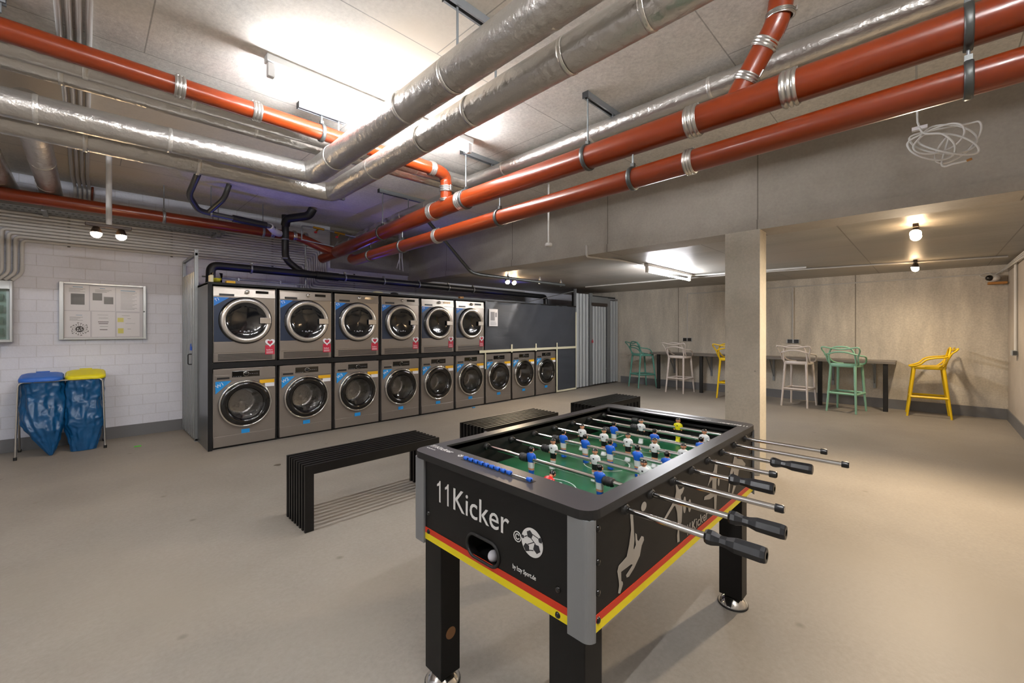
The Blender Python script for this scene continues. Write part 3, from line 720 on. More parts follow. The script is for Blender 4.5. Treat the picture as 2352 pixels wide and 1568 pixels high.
def dryer(x):
    t = thing('tumble_dryer', '', 'tumble dryer', (x + .305, YF + .28, .942), 'tumble dryers in the upper row')
    z0 = .942; zt = 1.775
    obj('body', MB().box(x, x+.61, fy(.004), fy(.54), z0, zt-.004), M_silver2, t, bevel=.006)
    f = MB().hexa([(x+.002,fy(-.006),1.662),(x+.608,fy(-.006),1.662),(x+.608,fy(.02),1.662),(x+.002,fy(.02),1.662),
                   (x+.002,fy(.006),zt-.004),(x+.608,fy(.006),zt-.004),(x+.608,fy(.02),zt-.004),(x+.002,fy(.02),zt-.004)])
    obj('control_fascia', f, M_silver2, t, bevel=.002)
    obj('fascia_slot', MB().box(x+.055, x+.195, fy(-.0085), fy(-.004), 1.668, 1.692), M_socket, t)
    obj('display_panel', MB().box(x+.405, x+.535, fy(-.006), fy(-.001), 1.712, 1.742), M_blackgl, t)
    obj('program_knob', MB().lathe([(.0005,-.030),(.018,-.030),(.021,-.026),(.022,-.0)], (x+.32, fy(-.0), 1.722), (0,1,0), 20), M_chrome, t)
    obj('navy_panel', MB().box(x+.008, x+.34, fy(-.002), fy(.006), 1.168, 1.652), M_navy, t)
    obj('upper_right_panel', MB().box(x+.34, x+.602, fy(-.002), fy(.006), 1.168, 1.652), M_silver2, t)
    c = (x+.31, fy(0), 1.402); A = (0,-1,0)
    obj('door_black_rim', MB().lathe([(.262,.0),(.262,.006),(.24,.008)], c, A, 48), M_blackgl, t)  # black gloss ring around the door
    dz = obj('door', MB().lathe([(.247,.004),(.249,.030),(.243,.044),(.226,.050),(.206,.046),(.198,.034)], c, A, 48), M_ring, t)
    obj('door_glass', MB().lathe([(.199,.038),(.188,.030),(.14,.016),(.0005,.008)], c, A, 40), M_darkglass, dz)
    mb = MB()
    for q in ((-.02,-.125,.012),(.02,-.12,.014),(.05,-.125,.010),(-.06,-.12,.008),(.0,-.13,.008)):
        mb.sphere((c[0]+q[0], fy(-.024), c[2]+q[1]), q[2], 8, sc=(1,.2,.8))
    obj('printed_symbols', mb, M_greyink, dz)
    obj('door_handle', MB().box(x+.435, x+.548, fy(-.062), fy(-.046), 1.368, 1.436), M_ring, dz, bevel=.005)
    obj('lower_panel', MB().box(x+.006, x+.604, fy(-.002), fy(.006), 1.045, 1.160), M_silver, t, bevel=.002)
    g = obj('air_grille', MB().box(x+.006, x+.604, fy(-.001), fy(.006), .948, 1.040), M_silver, t)
    mb = MB()
    for k in range(5): mb.box(x+.045, x+.575, fy(-.0028), fy(0), .960+k*.0155, .968+k*.0155)
    obj('grille_slots', mb, M_socket, g)
    mb = MB(); hp = []
    for k in range(28):
        a = 2*PI*k/28; hp.append((x+.553 + .0032*16*math.sin(a)**3, 1.150 + .0032*(13*math.cos(a)-5*math.cos(2*a)-2*math.cos(3*a)-math.cos(4*a))))
    st = obj('heart_sticker', mb.prism(hp, lambda a, b, t_: (a, fy(t_), b), -.0042, -.0032), M_white_p, t)
    mb = MB(); hp2 = [(x+.553+(a-x-.553)*.55, 1.150+(b-1.150)*.55) for a, b in hp]
    mb.prism(hp2, lambda a, b, t_: (a, fy(t_), b), -.0052, -.0044); obj('heart_print', mb, M_stred, st)
    st = obj('red_sticker', MB().box(x+.502, x+.600, fy(-.0034), fy(-.002), 1.012, 1.118), M_stred, t)
    ORG[st.name] = Vector(ORG[t.name]) + Vector(st.location)
    text('sticker_text', 'Sofort', .026, (x+.513, fy(-.0037), 1.056), FRONT, M_white_p, st)
    mb = MB()
    for k in range(3): mb.box(x+.513, x+.585, fy(-.0042), fy(-.0034), 1.024+k*.009, 1.027+k*.009)
    obj('sticker_lines', mb, M_white_p, st)
    obj('corner_sticker', MB().prism([(x+.008,1.652),(x+.008,1.555),(x+.150,1.652)], lambda a, b, t_: (a, fy(t_), b), -.0035, -.002), M_stdblue, t)
    return t
ds = []
for k in range(6):
    x = RX0 + .035 + k*PITCH
    if k == 0: d0 = dryer(x); ds.append(d0)
    else:
        d = copy_tree(d0); d.location.x = d0.location.x + k*PITCH; ds.append(d)
for k, d in enumerate(ds):
    d['label'] = 'tumble dryer with navy panel and sticker T%d, %s from left in the upper row' % (k+1, ORDW[k])
for k, d in enumerate(ds):
    add_code(d, 'T%d' % (k+1), RX0+.035+k*PITCH+.022, 1.603, -.0040, 'corner_sticker', .042, .45)

# slate film with tape
XC0, XC1 = RX0+6*PITCH+.0, RX0+10*PITCH
t = thing('cover_film', 'dark slate film taped over the empty upper bays of the rack', 'cover sheet', ((XC0+XC1)/2, YF-.01, .93))
def wr(u, v):
    x = XC0 + (XC1-XC0)*u; z = .925 + (1.795-.925)*v
    return (x, YF-.016 - .008*math.sin(x*7+z*3)*math.sin(z*9+x) - .010*max(0, math.sin(x*11-z*6))**3*v, z)
obj('film', MB().grid(wr, 60, 24), M_cover, t)
def tape(par, x0, x1, z0, z1, y=YF-.032): return obj('tape', MB().box(x0, x1, y, y+.0025, z0, z1), M_tape, par)
tape(t, 4.72, 7.48, .900, .945)
for x in (5.50, 6.17, 6.82): tape(t, x-.018, x+.018, .885, 1.03, YF-.035)
tape(t, 7.455, 7.49, .90, 1.68, YF-.036)
t2 = thing('cover_film', 'dark slate film taped over the narrow lower bay at the right end of the rack', 'cover sheet', (7.15, YF-.01, .02))
obj('film', MB().grid(lambda u, v: (6.84+.63*u, YF-.014-.003*math.sin(v*30+u*2), .03+.86*v), 12, 20), M_cover, t2)
tape(t2, 6.80, 6.84, .015, .90); tape(t2, 6.82, 7.48, .015, .05, YF-.034); tape(t2, 7.462, 7.485, .03, .90, YF-.036)
t3 = tag(obj('tape_strip', MB().box(4.862, 4.888, YF-.012, YF-.006, .62, .90), M_tape), 'short cream tape strip between washing machines W6 and W7', 'tape')
t = thing('paper_notice', 'white notice in a clear sleeve stuck on the slate film right of dryer T6', 'notice', (5.03, YF-.04, 1.36))
obj('paper', MB().box(4.93, 5.135, YF-.044, YF-.041, 1.36, 1.66), M_white_p, t)
obj('photo_print', MB().box(4.965, 5.06, YF-.0455, YF-.044, 1.46, 1.61).box(5.075, 5.115, YF-.0455, YF-.044, 1.52, 1.60), M_greyink, t)
obj('text_lines', MB().box(4.96, 5.10, YF-.0455, YF-.044, 1.39, 1.395).box(4.96, 5.10, YF-.0455, YF-.044, 1.41, 1.415).box(4.96, 5.08, YF-.0455, YF-.044, 1.43, 1.435), M_greyink, t)
# items on the rack
t = thing('plastic_tub', 'open white tub with yellow powder on the left end of the rack top', 'tub', (1.0, 5.62, 1.81))
obj('tub_body', MB().lathe([(.0005,.0),(.05,.0),(.058,.11),(.054,.11),(.047,.012)], (1.02,5.6,1.812), (0,0,1), 24), M_glass, t)
obj('yellow_powder', MB().lathe([(.0005,.01),(.046,.01),(.05,.05),(.0005,.06)], (1.02,5.6,1.812), (0,0,1), 20), M_lidy, t)
tag(obj('sponge', MB().box(1.10, 1.19, 5.55, 5.62, 1.811, 1.845), M_styel, bevel=.008), 'yellow sponge beside the tub on the rack top', 'sponge')
tag(obj('carton', MB().box(.945, .975, 5.50, 5.60, 1.811, 1.89), M_cream, bevel=.004), 'small cream carton at the very left corner of the rack top', 'carton')
tag(obj('crumpled_cloth', MB().sphere((2.95,5.62,1.83), .06, 14, sc=(1.3,.8,.35)), M_cream), 'small crumpled cream cloth on the rack above dryer T4', 'cloth')
tag(obj('glove', MB().sphere((3.2,5.60,1.828), .05, 12, sc=(1.3,.8,.38)), M_blackr), 'dark bundled glove on the rack above dryer T4', 'glove')
tag(obj('wooden_block', MB().box(4.38, 4.46, 5.55, 5.60, 1.811, 1.85), M_wood, bevel=.004), 'small brown block on the rack above dryer T6', 'block')
tag(obj('blue_scrap', MB().box(4.52, 4.57, 5.38, 5.41, .0, .012), M_stblue), 'small blue scrap on the floor below washing machine W6', 'scrap')
tag(obj('green_scrap', MB().box(.38, .44, 6.25, 6.275, .0, .008), mat('green_scrap', '4db432')), 'small green scrap on the floor left of the rack', 'scrap')

# ================================================================ metal screens
def corrug(x, y0, y1, z0, z1, n, amp):
    mb = MB(); prof = []
    for k in range(n):
        y = y0 + (y1-y0)*k/n; d = (y1-y0)/n
        prof += [(x, y), (x, y+d*.42), (x-amp, y+d*.5), (x-amp, y+d*.92)]
    prof.append((x, y1))
    vs = [(a, b, z) for z in (z0, z1) for a, b in prof]; n_ = len(prof)
    mb.add(vs, [(i, i+1, n_+i+1, n_+i) for i in range(n_-1)]); return mb
t = thing('metal_partition', 'galvanised ribbed metal partition with door between the brick wall and the rack', 'partition', (.91, 6.45, 0))
obj('ribbed_panel', corrug(.905, 6.09, 6.92, .03, 1.975, 8, .018), M_steel, t)
obj('frame_post', MB().box(.89, .925, 6.05, 6.085, 0, 2.23), M_steel, t)
obj('frame_post', MB().box(.89, .925, 6.895, 6.925, 0, 2.18), M_steel, t)
obj('top_rail', MB().box(.895, .92, 6.05, 6.92, 2.16, 2.19), M_steel, t)
obj('bottom_rail', MB().box(.895, .92, 6.05, 6.92, .01, .03), M_steel, t)
obj('door_handle', MB().tube(fillet([(.886,6.20,1.01),(.85,6.20,1.01),(.85,6.20,.89),(.886,6.20,.89)], .015, 3), .006, 8), M_blackr, t)
tag(obj('padlock', MB().box(.868, .884, 6.18, 6.22, 1.055, 1.10).tube([(.876,6.187,1.10),(.876,6.187,1.125),(.876,6.2,1.133),(.876,6.213,1.125),(.876,6.213,1.10)], .004, 8), M_pad_blue), 'blue padlock on the ribbed metal partition left of the rack', 'padlock')

t = thing('metal_partition', 'tall galvanised slatted partition with door right of the slate covered bays', 'partition', (8.4, 5.5, 0))
def slats(name, xs, z0, z1, w, par):
    mb = MB()
    for x in xs:
        mb.box(x, x+w, 5.50, 5.502, z0, z1).box(x, x+.003, 5.50, 5.53, z0, z1).box(x+w-.003, x+w, 5.50, 5.53, z0, z1)
        mb.box(x+w*.35, x+w*.5, 5.492, 5.50, z0, z1)
    return obj(name, mb, M_slat, par)
slats('slat_panel', [7.56+k*.125 for k in range(4)], .03, 2.10, .085, t)
dd = slats('door_leaf', [8.19+k*.118 for k in range(5)], .04, 1.84, .083, t)
obj('door_post', MB().box(8.06, 8.17, 5.49, 5.52, .03, 2.13), M_steel, t)
obj('door_post', MB().box(8.79, 8.92, 5.49, 5.52, .03, 2.02), M_steel, t)
obj('door_header', MB().box(8.08, 8.80, 5.48, 5.51, 1.92, 2.06), M_steel, t)
obj('header_slot', MB().box(8.12, 8.78, 5.475, 5.485, 1.85, 1.915), mat('rust_brown', '3b332e'), t)
slats('slat_panel', [8.96+k*.125 for k in range(3)], .03, 2.0, .075, t)
for z in (.35, 1.12, 2.02):
    obj('cross_rail', MB().box(7.54, 9.33, 5.53, 5.55, z, z+.035), M_steel, t)
obj('dark_room_sheet', MB().box(7.54, 9.33, 5.60, 5.61, .0, 2.1), mat('painted_room_dark', '2a2c2e', .7), t)  # dark sheet painted as the unlit room behind the slats
obj('frame_post', MB().box(7.505, 7.54, 5.48, 5.53, 0, 2.19), M_steel, t)
obj('stay_rod', MB().tube([(7.5,5.52,2.14),(6.9,6.3,1.92)], .008, 8), M_steel, t)
tag(obj('padlock', MB().box(8.12, 8.16, 5.46, 5.485, 1.0, 1.05).tube([(8.127,5.47,1.05),(8.127,5.47,1.07),(8.14,5.47,1.08),(8.153,5.47,1.07),(8.153,5.47,1.05)], .004, 8), mat('padlock_red', 'a8434c', .4)), 'reddish padlock on the slatted partition door', 'padlock')

# ================================================================ notice board, cabinet
t = thing('notice_board', 'silver framed glazed notice board on the white brick wall', 'notice board', (.16, 6.93, 1.19))
obj('frame', MB().box(-.205,.528,6.875,6.93,1.186,1.205).box(-.205,.528,6.875,6.93,1.815,1.835).box(-.206,-.170,6.865,6.9295,1.185,1.836).box(.500,.529,6.874,6.9295,1.185,1.836), M_alu, t, bevel=.003)
obj('backing', MB().box(-.19,.51,6.915,6.93,1.19,1.83), mat('board_backing', 'c9c9d0', .6), t)
obj('pane', MB().box(-.175,.505,6.884,6.887,1.20,1.82), M_glass, t)
obj('lock', MB().cyl((.508,6.875,1.52),(.508,6.86,1.52), .009, 12), M_clamp, t)
M_print = mat('photo_print_grey', '55575a', .6)
def sheet(x0, x1, z0, z1, label, extra):
    s = thing('notice_sheet', label, 'notice sheet', ((x0+x1)/2, 6.912, z0), 'printed sheets in the notice board')
    obj('paper', MB().box(x0, x1, 6.911, 6.914, z0, z1), M_white_p, s)
    mb = MB()
    for (a, b, c_, d) in extra.get('lines', []): mb.box(a, b, 6.9095, 6.911, c_, d)
    if mb.v: obj('print_lines', mb, M_greyink, s)
    mb = MB()
    for (a, b, c_, d) in extra.get('photos', []): mb.box(a, b, 6.9093, 6.911, c_, d)
    if mb.v: obj('photo_print', mb, M_print, s)
    mb = MB()
    for (a, b, c_, d) in extra.get('blue', []): mb.box(a, b, 6.9093, 6.911, c_, d)
    if mb.v: obj('heading_print', mb, mat('print_blue', '6f9fc0'), s)
    mb = MB()
    for (a, b, c_, d) in extra.get('yellow', []): mb.box(a, b, 6.9093, 6.911, c_, d)
    if mb.v: obj('yellow_patch', mb, mat('print_yellow', 'd8d267'), s)
    mb = MB()
    for (a, b, c_, d) in extra.get('dark', []): mb.box(a, b, 6.9092, 6.911, c_, d)
    if mb.v: obj('bold_print', mb, M_ink, s)
    return s
def lines(x0, x1, z, n, dz=.012): return [(x0, x1 - .02*((k*7) % 3), z-k*dz, z-k*dz+.004) for k in range(n)]
sheet(-.165, .03, 1.52, 1.81, 'top left printed sheet with one large dark photo', {'lines': lines(-.13, 0, 1.765, 4), 'blue': [(-.10, -.02, 1.782, 1.790)], 'photos': [(-.115, -.005, 1.585, 1.71)]})
sheet(.04, .25, 1.52, 1.80, 'top middle printed sheet with two small dark photos', {'lines': lines(.08, .22, 1.76, 3), 'blue': [(.12, .165, 1.778, 1.784)], 'photos': [(.06, .14, 1.64, 1.725), (.155, .235, 1.60, 1.685)]})
sheet(.26, .47, 1.52, 1.79, 'top right printed sheet full of text lines', {'lines': lines(.30, .445, 1.745, 14, .0155), 'blue': [(.30, .43, 1.762, 1.771)]})
s = sheet(-.165, .04, 1.215, 1.51, 'bottom left printed sheet with a black spiky sphere drawing', {'lines': lines(-.125, -.02, 1.44, 4), 'blue': [(-.075, -.025, 1.463, 1.468)]})
mb = MB(); cx_, cz_ = -.045, 1.305
mb.prism([(cx_+.034*math.cos(a*PI/10), cz_+.034*math.sin(a*PI/10)) for a in range(20)], lambda a, b, t_: (a, t_, b), 6.9090, 6.911)
for k in range(18):
    a = k*2*PI/18; r1 = .058 + .008*(k % 3)
    mb.box(0,0,0,0,0,0) if False else mb.tube([(cx_+.034*math.cos(a), 6.910, cz_+.034*math.sin(a)), (cx_+r1*math.cos(a), 6.910, cz_+r1*math.sin(a))], .0016, 6)
    mb.tube([(cx_+r1*math.cos(a+.12), 6.910, cz_+r1*math.sin(a+.12)), (cx_+r1*math.cos(a-.12), 6.910, cz_+r1*math.sin(a-.12))], .003, 6)
obj('spiky_drawing', mb, M_ink, s)
mb = MB()
for (dx, dz) in ((-.015,.008),(.012,.013),(.0,-.012),(.018,-.008),(-.016,-.012)): mb.cyl((cx_+dx, 6.9092, cz_+dz), (cx_+dx, 6.9085, cz_+dz), .0065, 10)
obj('drawing_holes', mb, M_white_p, s)
sheet(.055, .25, 1.215, 1.51, 'bottom middle printed sheet with a few centred lines', {'lines': [(.10,.19,1.47,1.473),(.11,.19,1.432,1.436),(.12,.19,1.335,1.339)], 'dark': [(.105,.195,1.386,1.393),(.11,.19,1.366,1.373),(.12,.185,1.295,1.302)]})
sheet(.265, .47, 1.22, 1.50, 'bottom right printed sheet with two yellow patches', {'lines': [(.31,.38,1.465,1.469),(.36,.39,1.43,1.434),(.34,.43,1.372,1.375),(.36,.39,1.305,1.309)], 'yellow': [(.272,.325,1.39,1.44),(.275,.325,1.255,1.315)]})

t = thing('electrical_cabinet', 'grey wall cabinet with green tinted door at the left picture edge', 'electrical cabinet', (-.86, 6.93, 1.17))
obj('cabinet_body', MB().box(-1.20,-.535,6.80,6.93,1.168,1.195).box(-1.20,-.535,6.80,6.93,1.72,1.808).box(-.555,-.534,6.799,6.9295,1.167,1.809).box(-1.201,-1.18,6.799,6.9295,1.167,1.809).box(-1.19,-.54,6.90,6.929,1.17,1.80), M_alu, t, bevel=.004)
mb = MB()
for k in range(4): mb.box(-1.17,-.60,6.84,6.86,1.24+k*.12,1.31+k*.12)
obj('breaker_rows', mb, mat('breaker_grey', '9aa4a2', .5), t)
mb = MB()
for k in range(4):
    for j in range(6): mb.box(-1.15+j*.09,-1.09+j*.09,6.832,6.84,1.262+k*.12,1.285+k*.12)
obj('breaker_switches', mb, M_white_p, t)
obj('glazed_door', MB().box(-1.175,-.575,6.805,6.809,1.20,1.718), M_cabglass, t)

# ================================================================ bag stand and bags
t = thing('bag_stand', 'tubular double waste bag stand with blue and yellow lids at the white wall', 'waste bag stand', (-.16, 6.6, 0))
zt = .765
fr = MB().tube(fillet([(-.49,6.45,.01),(-.475,6.50,zt),(.135,6.50,zt),(.155,6.45,.01)], .05, 5), .0095, 12)
obj('front_frame', fr, M_chrome, t)
obj('rear_frame', MB().tube(fillet([(-.49,6.86,.01),(-.475,6.52,zt-.03),(-.46,6.80,zt),(.125,6.80,zt),(.135,6.55,zt-.03),(.155,6.86,.01)], .03, 4), .0095, 12), M_chrome, t)
for p in ((-.49,6.45),(-.49,6.86),(.155,6.45),(.155,6.86)): obj('foot', MB().cyl((p[0],p[1],0),(p[0],p[1],.03), .014, 12), M_blackr, t)
for cx_ in (-.315, .005):
    obj('bag_ring', MB().tube([(x, 6.645+y, zt-.005) for x, y in rrect(.30, .30, .08, 5, cx_, 0)], .007, 8, closed=True), M_steel, t)
def lid(x, m, lab, tilt):
    mb = MB(); a = rrect(.315, .33, .07, 5)
    up = lambda q, s, h: (x + q[0]*s, 6.635 + q[1]*s, .785 + h + tilt*(q[1]+.16))
    r_ = [[up(q, s, h) for q in a] for s, h in ((1,-.02),(1,.004),(.93,.018),(.86,.016),(.80,.024),(.3,.026))]
    n = len(a); vs = [v for g in r_ for v in g]
    fs = [(i*n+k, i*n+(k+1) % n, (i+1)*n+(k+1) % n, (i+1)*n+k) for i in range(5) for k in range(n)] + [tuple(5*n+k for k in range(n)), tuple(range(n))[::-1]]
    mb.add(vs, fs, 0, True)
    L_ = obj('lid', mb, m, t, bevel=.002); L_['label'] = lab
    obj('lid_hinge', MB().box(x-.05, x+.05, 6.79, 6.815, .80+tilt*.3, .82+tilt*.3), m, L_)
lid(-.32, M_lidb, 'blue lid', .10); lid(.005, M_lidy, 'yellow lid', .14)
def bag(xc, label, wfun, dfun, cfun, seed):
    rnd = random.Random(seed); ph = [rnd.uniform(0, 6) for _ in range(8)]
    mb = MB(); nu, nv = 34, 44
    def fn(u, v):
        h = 1 - v; a = 2*PI*u; z = .77*h + .004
        w, d = wfun(h), dfun(h); cx_, cy_ = cfun(h)
        e = 2.8; ca, sa = math.cos(a), math.sin(a)
        k = (abs(ca)**e + abs(sa)**e) ** (-1/e)
        wr_ = 1 + .05*math.sin(5*a + ph[0] + 4*h)*(.4+h*.4) + .022*abs(math.sin(6.5*a+ph[4]+9*h*math.sin(a+ph[5]))) + .03*math.sin(11*a + ph[1] - 7*h) + .02*math.sin(17*a+ph[2]+12*h) + .03*math.sin(9*h+3*a+ph[3])*(1-h)
        P_ = Vector((ca*w*k*9 + seed*3, sa*d*k*9, z*7 + seed))
        q1 = 1 - abs(mnoise.noise(P_)) * 2; q2 = 1 - abs(mnoise.noise(P_ * 2.3 + Vector((5, 2, 1)))) * 2
        wr_ += .085*(q1 - .5)*min(1, (1.02-h)*6) + .045*(q2 - .5)
        return (cx_ + w*k*ca*wr_, cy_ + d*k*sa*wr_, z)
    mb.grid(lambda u, v: fn(u, v), 110, 90)
    o = obj('waste_bag', mb, M_bag); tag(o, label, 'waste bag', 'blue waste bags hanging in the stand'); return o
def tw(h): return .155*min(1, .12 + h*2.6) if h < .36 else .155
bag(-.31, 'blue plastic waste bag under the blue lid, tapering to a point', lambda h: .152*min(1, .08+ (h*2.1)**.85), lambda h: .13*min(1, .15+h*2.5), lambda h: (-.31+.06*(1-min(1,h*2.0)), 6.63 - .17*(1-min(1,h*1.3))), 1)
bag(.0, 'blue plastic waste bag under the yellow lid, slumped to the left', lambda h: .145*min(1, .62+h*1.1), lambda h: .125*min(1, .3+h*1.6), lambda h: (.0-.01*(1-h), 6.62 - .12*(1-min(1,h*1.3))), 5)
# bag cuffs belong to bags: folded rims over the ring are part of the bag mesh

# ================================================================ slatted benches
def bench(x, y, L_, Wd, H_, label, first=None):
    t = thing('slatted_bench', label, 'bench', (x + L_/2, y + Wd/2, 0), 'black slatted benches'); n = 8; th = .022
    gap = (Wd - n*th)/(n-1)
    for k in range(n):
        yy = y + k*(th+gap)
        pts_ = MB().box(x, x+L_, yy, yy+th, H_-.06, H_).box(x, x+.055, yy, yy+th, 0, H_-.06).box(x+L_-.055, x+L_, yy, yy+th, 0, H_-.06)
        obj('slat_hoop', pts_, M_blackr if False else M_blackm, t)
    mb = MB()
    for xx in (x+.025, x+L_*.5, x+L_-.025): mb.cyl((xx, y+.004, H_-.03), (xx, y+Wd-.004, H_-.03), .007, 8)
    for xx in (x+.027, x+L_-.027):
        mb.cyl((xx, y+.004, .04), (xx, y+Wd-.004, .04), .006, 8)
    obj('spacer_rod', mb, M_blackm, t)
    return t
b0 = bench(.985, 2.83, 1.035, .355, .425, 'black slatted bench nearest the camera, left of the football table')
b1 = copy_tree(b0); b1.location.x += 1.495; b1.location.y -= .04; b1['label'] = 'black slatted bench in the middle, half hidden behind the football table'
b2 = copy_tree(b0); b2.location.x += 3.10; b2.location.y -= .13; b2['label'] = 'black slatted bench farthest away, behind the far end of the football table'

# ================================================================ counter and stools
t = thing('bar_counter', 'narrow grey bar counter along the far stained wall', 'counter', (9.08, 2.4, 0))
obj('counter_top', MB().box(8.88, 9.345, .385, 4.45, .755, .795), M_counter, t, bevel=.003)
for y in (4.27, 3.35, 1.35, .50): obj('leg', MB().box(8.90, 8.96, y-.03, y+.03, 0, .755), M_blackr, t, bevel=.003)
for y in (.66, 1.22, 2.14, 3.29, 4.09):
    obj('bracket', MB().box(9.325, 9.349, y-.018, y+.018, .32, .755).box(8.95, 9.33, y-.015, y+.015, .735, .755).hexa([(9.30,y-.006,.42),(9.325,y-.006,.40),(9.325,y+.006,.40),(9.30,y+.006,.42),(9.02,y-.006,.735),(9.06,y-.006,.735),(9.06,y+.006,.735),(9.02,y+.006,.735)]), M_steel, t)

def stool(name, m, label, x, y, rz):
    t = thing('bar_stool', label, 'bar stool', (0,0,0), 'bar stools with woven line backrests')
    zs = .745
    # seat: rounded square, slightly dished, front is +x
    a = rrect(.38, .38, .09, 5); n = len(a)
    lv = [(.96,-.035),(1.0,-.02),(1.0,0),(.93,.004),(.6,-.010),(.25,-.016)]
    vs = [(q[0]*s_, q[1]*s_, zs+h + (.02*max(0,-q[0])/.19 if h > -.02 else 0)) for s_, h in lv for q in a]
    fs = [(i*n+k, i*n+(k+1) % n, (i+1)*n+(k+1) % n, (i+1)*n+k) for i in range(5) for k in range(n)] + [tuple(5*n+k for k in range(n)), tuple(range(n))[::-1]]
    obj('seat', MB().add(vs, fs, 0, True), m, t)
    for sx in (1, -1):
        for sy in (1, -1):
            obj('leg', MB().tube([(sx*.155, sy*.155, zs-.005), (sx*.185, sy*.168, .45), (sx*.235, sy*.190, .0)], [.021,.0185,.0135], 12), m, t)
    z = .295; fx, fy_ = .200, .184
    fr = MB()
    for (p, q) in (((fx,fy_),(fx,-fy_)),((-fx,fy_),(-fx,-fy_)),((fx,fy_),(-fx,fy_)),((fx,-fy_),(-fx,-fy_))):
        fr.tube([(p[0],p[1],z),(q[0],q[1],z)], .018, 4, smooth=False)
    obj('footrest', fr, m, t)
    arch = smooth_curve([(-.155,.165,zs-.03),(-.185,.172,0.820),(-.205,.165,0.907),(-.222,.135,0.990),(-.230,.075,1.025),(-.232,0,1.032),(-.230,-.075,1.025),(-.222,-.135,0.990),(-.205,-.165,0.907),(-.185,-.172,0.820),(-.155,-.165,zs-.03)], 5)
    obj('backrest_arch', MB().tube(arch, .0125, 10), m, t)
    arm = smooth_curve([(.205,.10,zs+.0),(.16,.18,zs+.01),(.09,.225,0.788),(.03,.245,0.852),(-.06,.250,0.883),(-.16,.235,0.895),(-.215,.17,0.915),(-.235,.08,0.943),(-.24,0,0.950),(-.235,-.08,0.943),(-.215,-.17,0.915),(-.16,-.235,0.895),(-.06,-.250,0.883),(.03,-.245,0.852),(.09,-.225,0.788),(.16,-.18,zs+.01),(.205,-.10,zs+.0)], 5)
    obj('armrest_loop', MB().tube(arm, .0125, 10), m, t)
    wing = smooth_curve([(-.10,.185,zs),(-.16,.20,0.804),(-.20,.205,0.875),(-.235,.235,0.954),(-.275,.245,0.994),(-.295,.225,1.025),(-.275,.12,1.006),(-.262,0,0.990),(-.275,-.12,1.006),(-.295,-.225,1.025),(-.275,-.245,0.994),(-.235,-.235,0.954),(-.20,-.205,0.875),(-.16,-.20,0.804),(-.10,-.185,zs)], 5)
    obj('backrest_wing', MB().tube(wing, .0115, 10), m, t)
    t.location = (x, y, 0); t.rotation_euler[2] = rz
    return t
stool('s', M_tst, 'dark teal bar stool at the far left end of the counter', 8.90, 4.64, math.radians(-28))
stool('s', M_wst, 'white bar stool left of the concrete column', 8.73, 3.71, math.radians(-4))
stool('s', M_yst, 'yellow bar stool half hidden behind the left edge of the column', 8.68, 2.68, math.radians(-4))
stool('s', M_wst, 'white bar stool right of the concrete column', 8.62, 1.60, math.radians(-6))
stool('s', M_gst, 'mint green bar stool at the counter right of the white one', 8.56, .95, math.radians(-10))
stool('s', M_yst, 'yellow bar stool standing alone right of the counter end', 8.94, .02, math.radians(93))
# ================================================================ football table
TX0, TX1, TY0, TY1 = .868, 2.215, .592, 1.362
TZ = .853
ft = thing('football_table', 'black table football game with steel rods in the right foreground', 'football table', ((TX0+TX1)/2, (TY0+TY1)/2, 0))
IX0, IX1, IY0, IY1 = .972, 2.125, .632, 1.322
FZ = .728
def zf(a, b, t_): return (a, b, t_)
# cabinet walls: long sides with rod holes hidden by bushings, ends with a ball return opening
cb = MB()
cb.box(TX0, TX1, TY0, TY0+.024, .542, .828).box(TX0, TX1, TY1-.024, TY1, .542, .828)
cb.box(TX1-.024, TX1, TY0+.024, TY1-.024, .542, .828)
# near end wall (facing -x) with the stadium shaped ball return opening
HY, HZ, HW, HH = .986, .616, .142, .066
n = 48; inner = []; outer = []
for k in range(n):
    a = 2*PI*(k+.5)/n; ca, sa = math.cos(a), math.sin(a)
    iy = (HW/2-HH/2)*(1 if ca > 0 else -1) + HH/2*ca; inner.append((HY+iy, HZ+HH/2*sa))
    m_ = max(abs(ca)/(TY1-HY if ca > 0 else HY-TY0), abs(sa)/(.828-HZ if sa > 0 else HZ-.542)); outer.append((HY+ca/m_, HZ+sa/m_))
for xx, fl in ((TX0, 0), (TX0+.022, 1)):
    vs = [(xx, b, c) for b, c in inner+outer]; fs = [(k, (k+1) % n, n+(k+1) % n, n+k) for k in range(n)]
    cb.add(vs, fs if fl else [f[::-1] for f in fs])
cb.add([(TX0, b, c) for b, c in inner] + [(TX0+.022, b, c) for b, c in inner], [(k, (k+1) % n, n+(k+1) % n, n+k) for k in range(n)])
obj('cabinet', cb, M_table, ft)
obj('cabinet_floor', MB().box(TX0+.02, TX1-.02, TY0+.02, TY1-.02, .545, .556), M_table, ft)
pk = MB().lathe([(.034,.0),(.034,.05)], (TX0+.02, HY, HZ), (1,0,0), 4)
obj('ball_return_tray', MB().box(TX0+.022, TX0+.10, HY-.085, HY+.085, .568, .578).box(TX0+.10, TX0+.11, HY-.085, HY+.085, .57, .665).box(TX0+.022, TX0+.11, HY-.09, HY-.085, .568, .665).box(TX0+.022, TX0+.11, HY+.085, HY+.09, .568, .665), M_blackr, ft)
rim = []
for k in range(n):
    a = 2*PI*(k+.5)/n; ca, sa = math.cos(a), math.sin(a); rim.append((TX0-.002, HY+(HW/2-HH/2)*(1 if ca > 0 else -1)+(HH/2+.003)*ca, HZ+(HH/2+.003)*sa))
obj('ball_return_rim', MB().tube(rim, .005, 8, closed=True), M_blackr, ft)
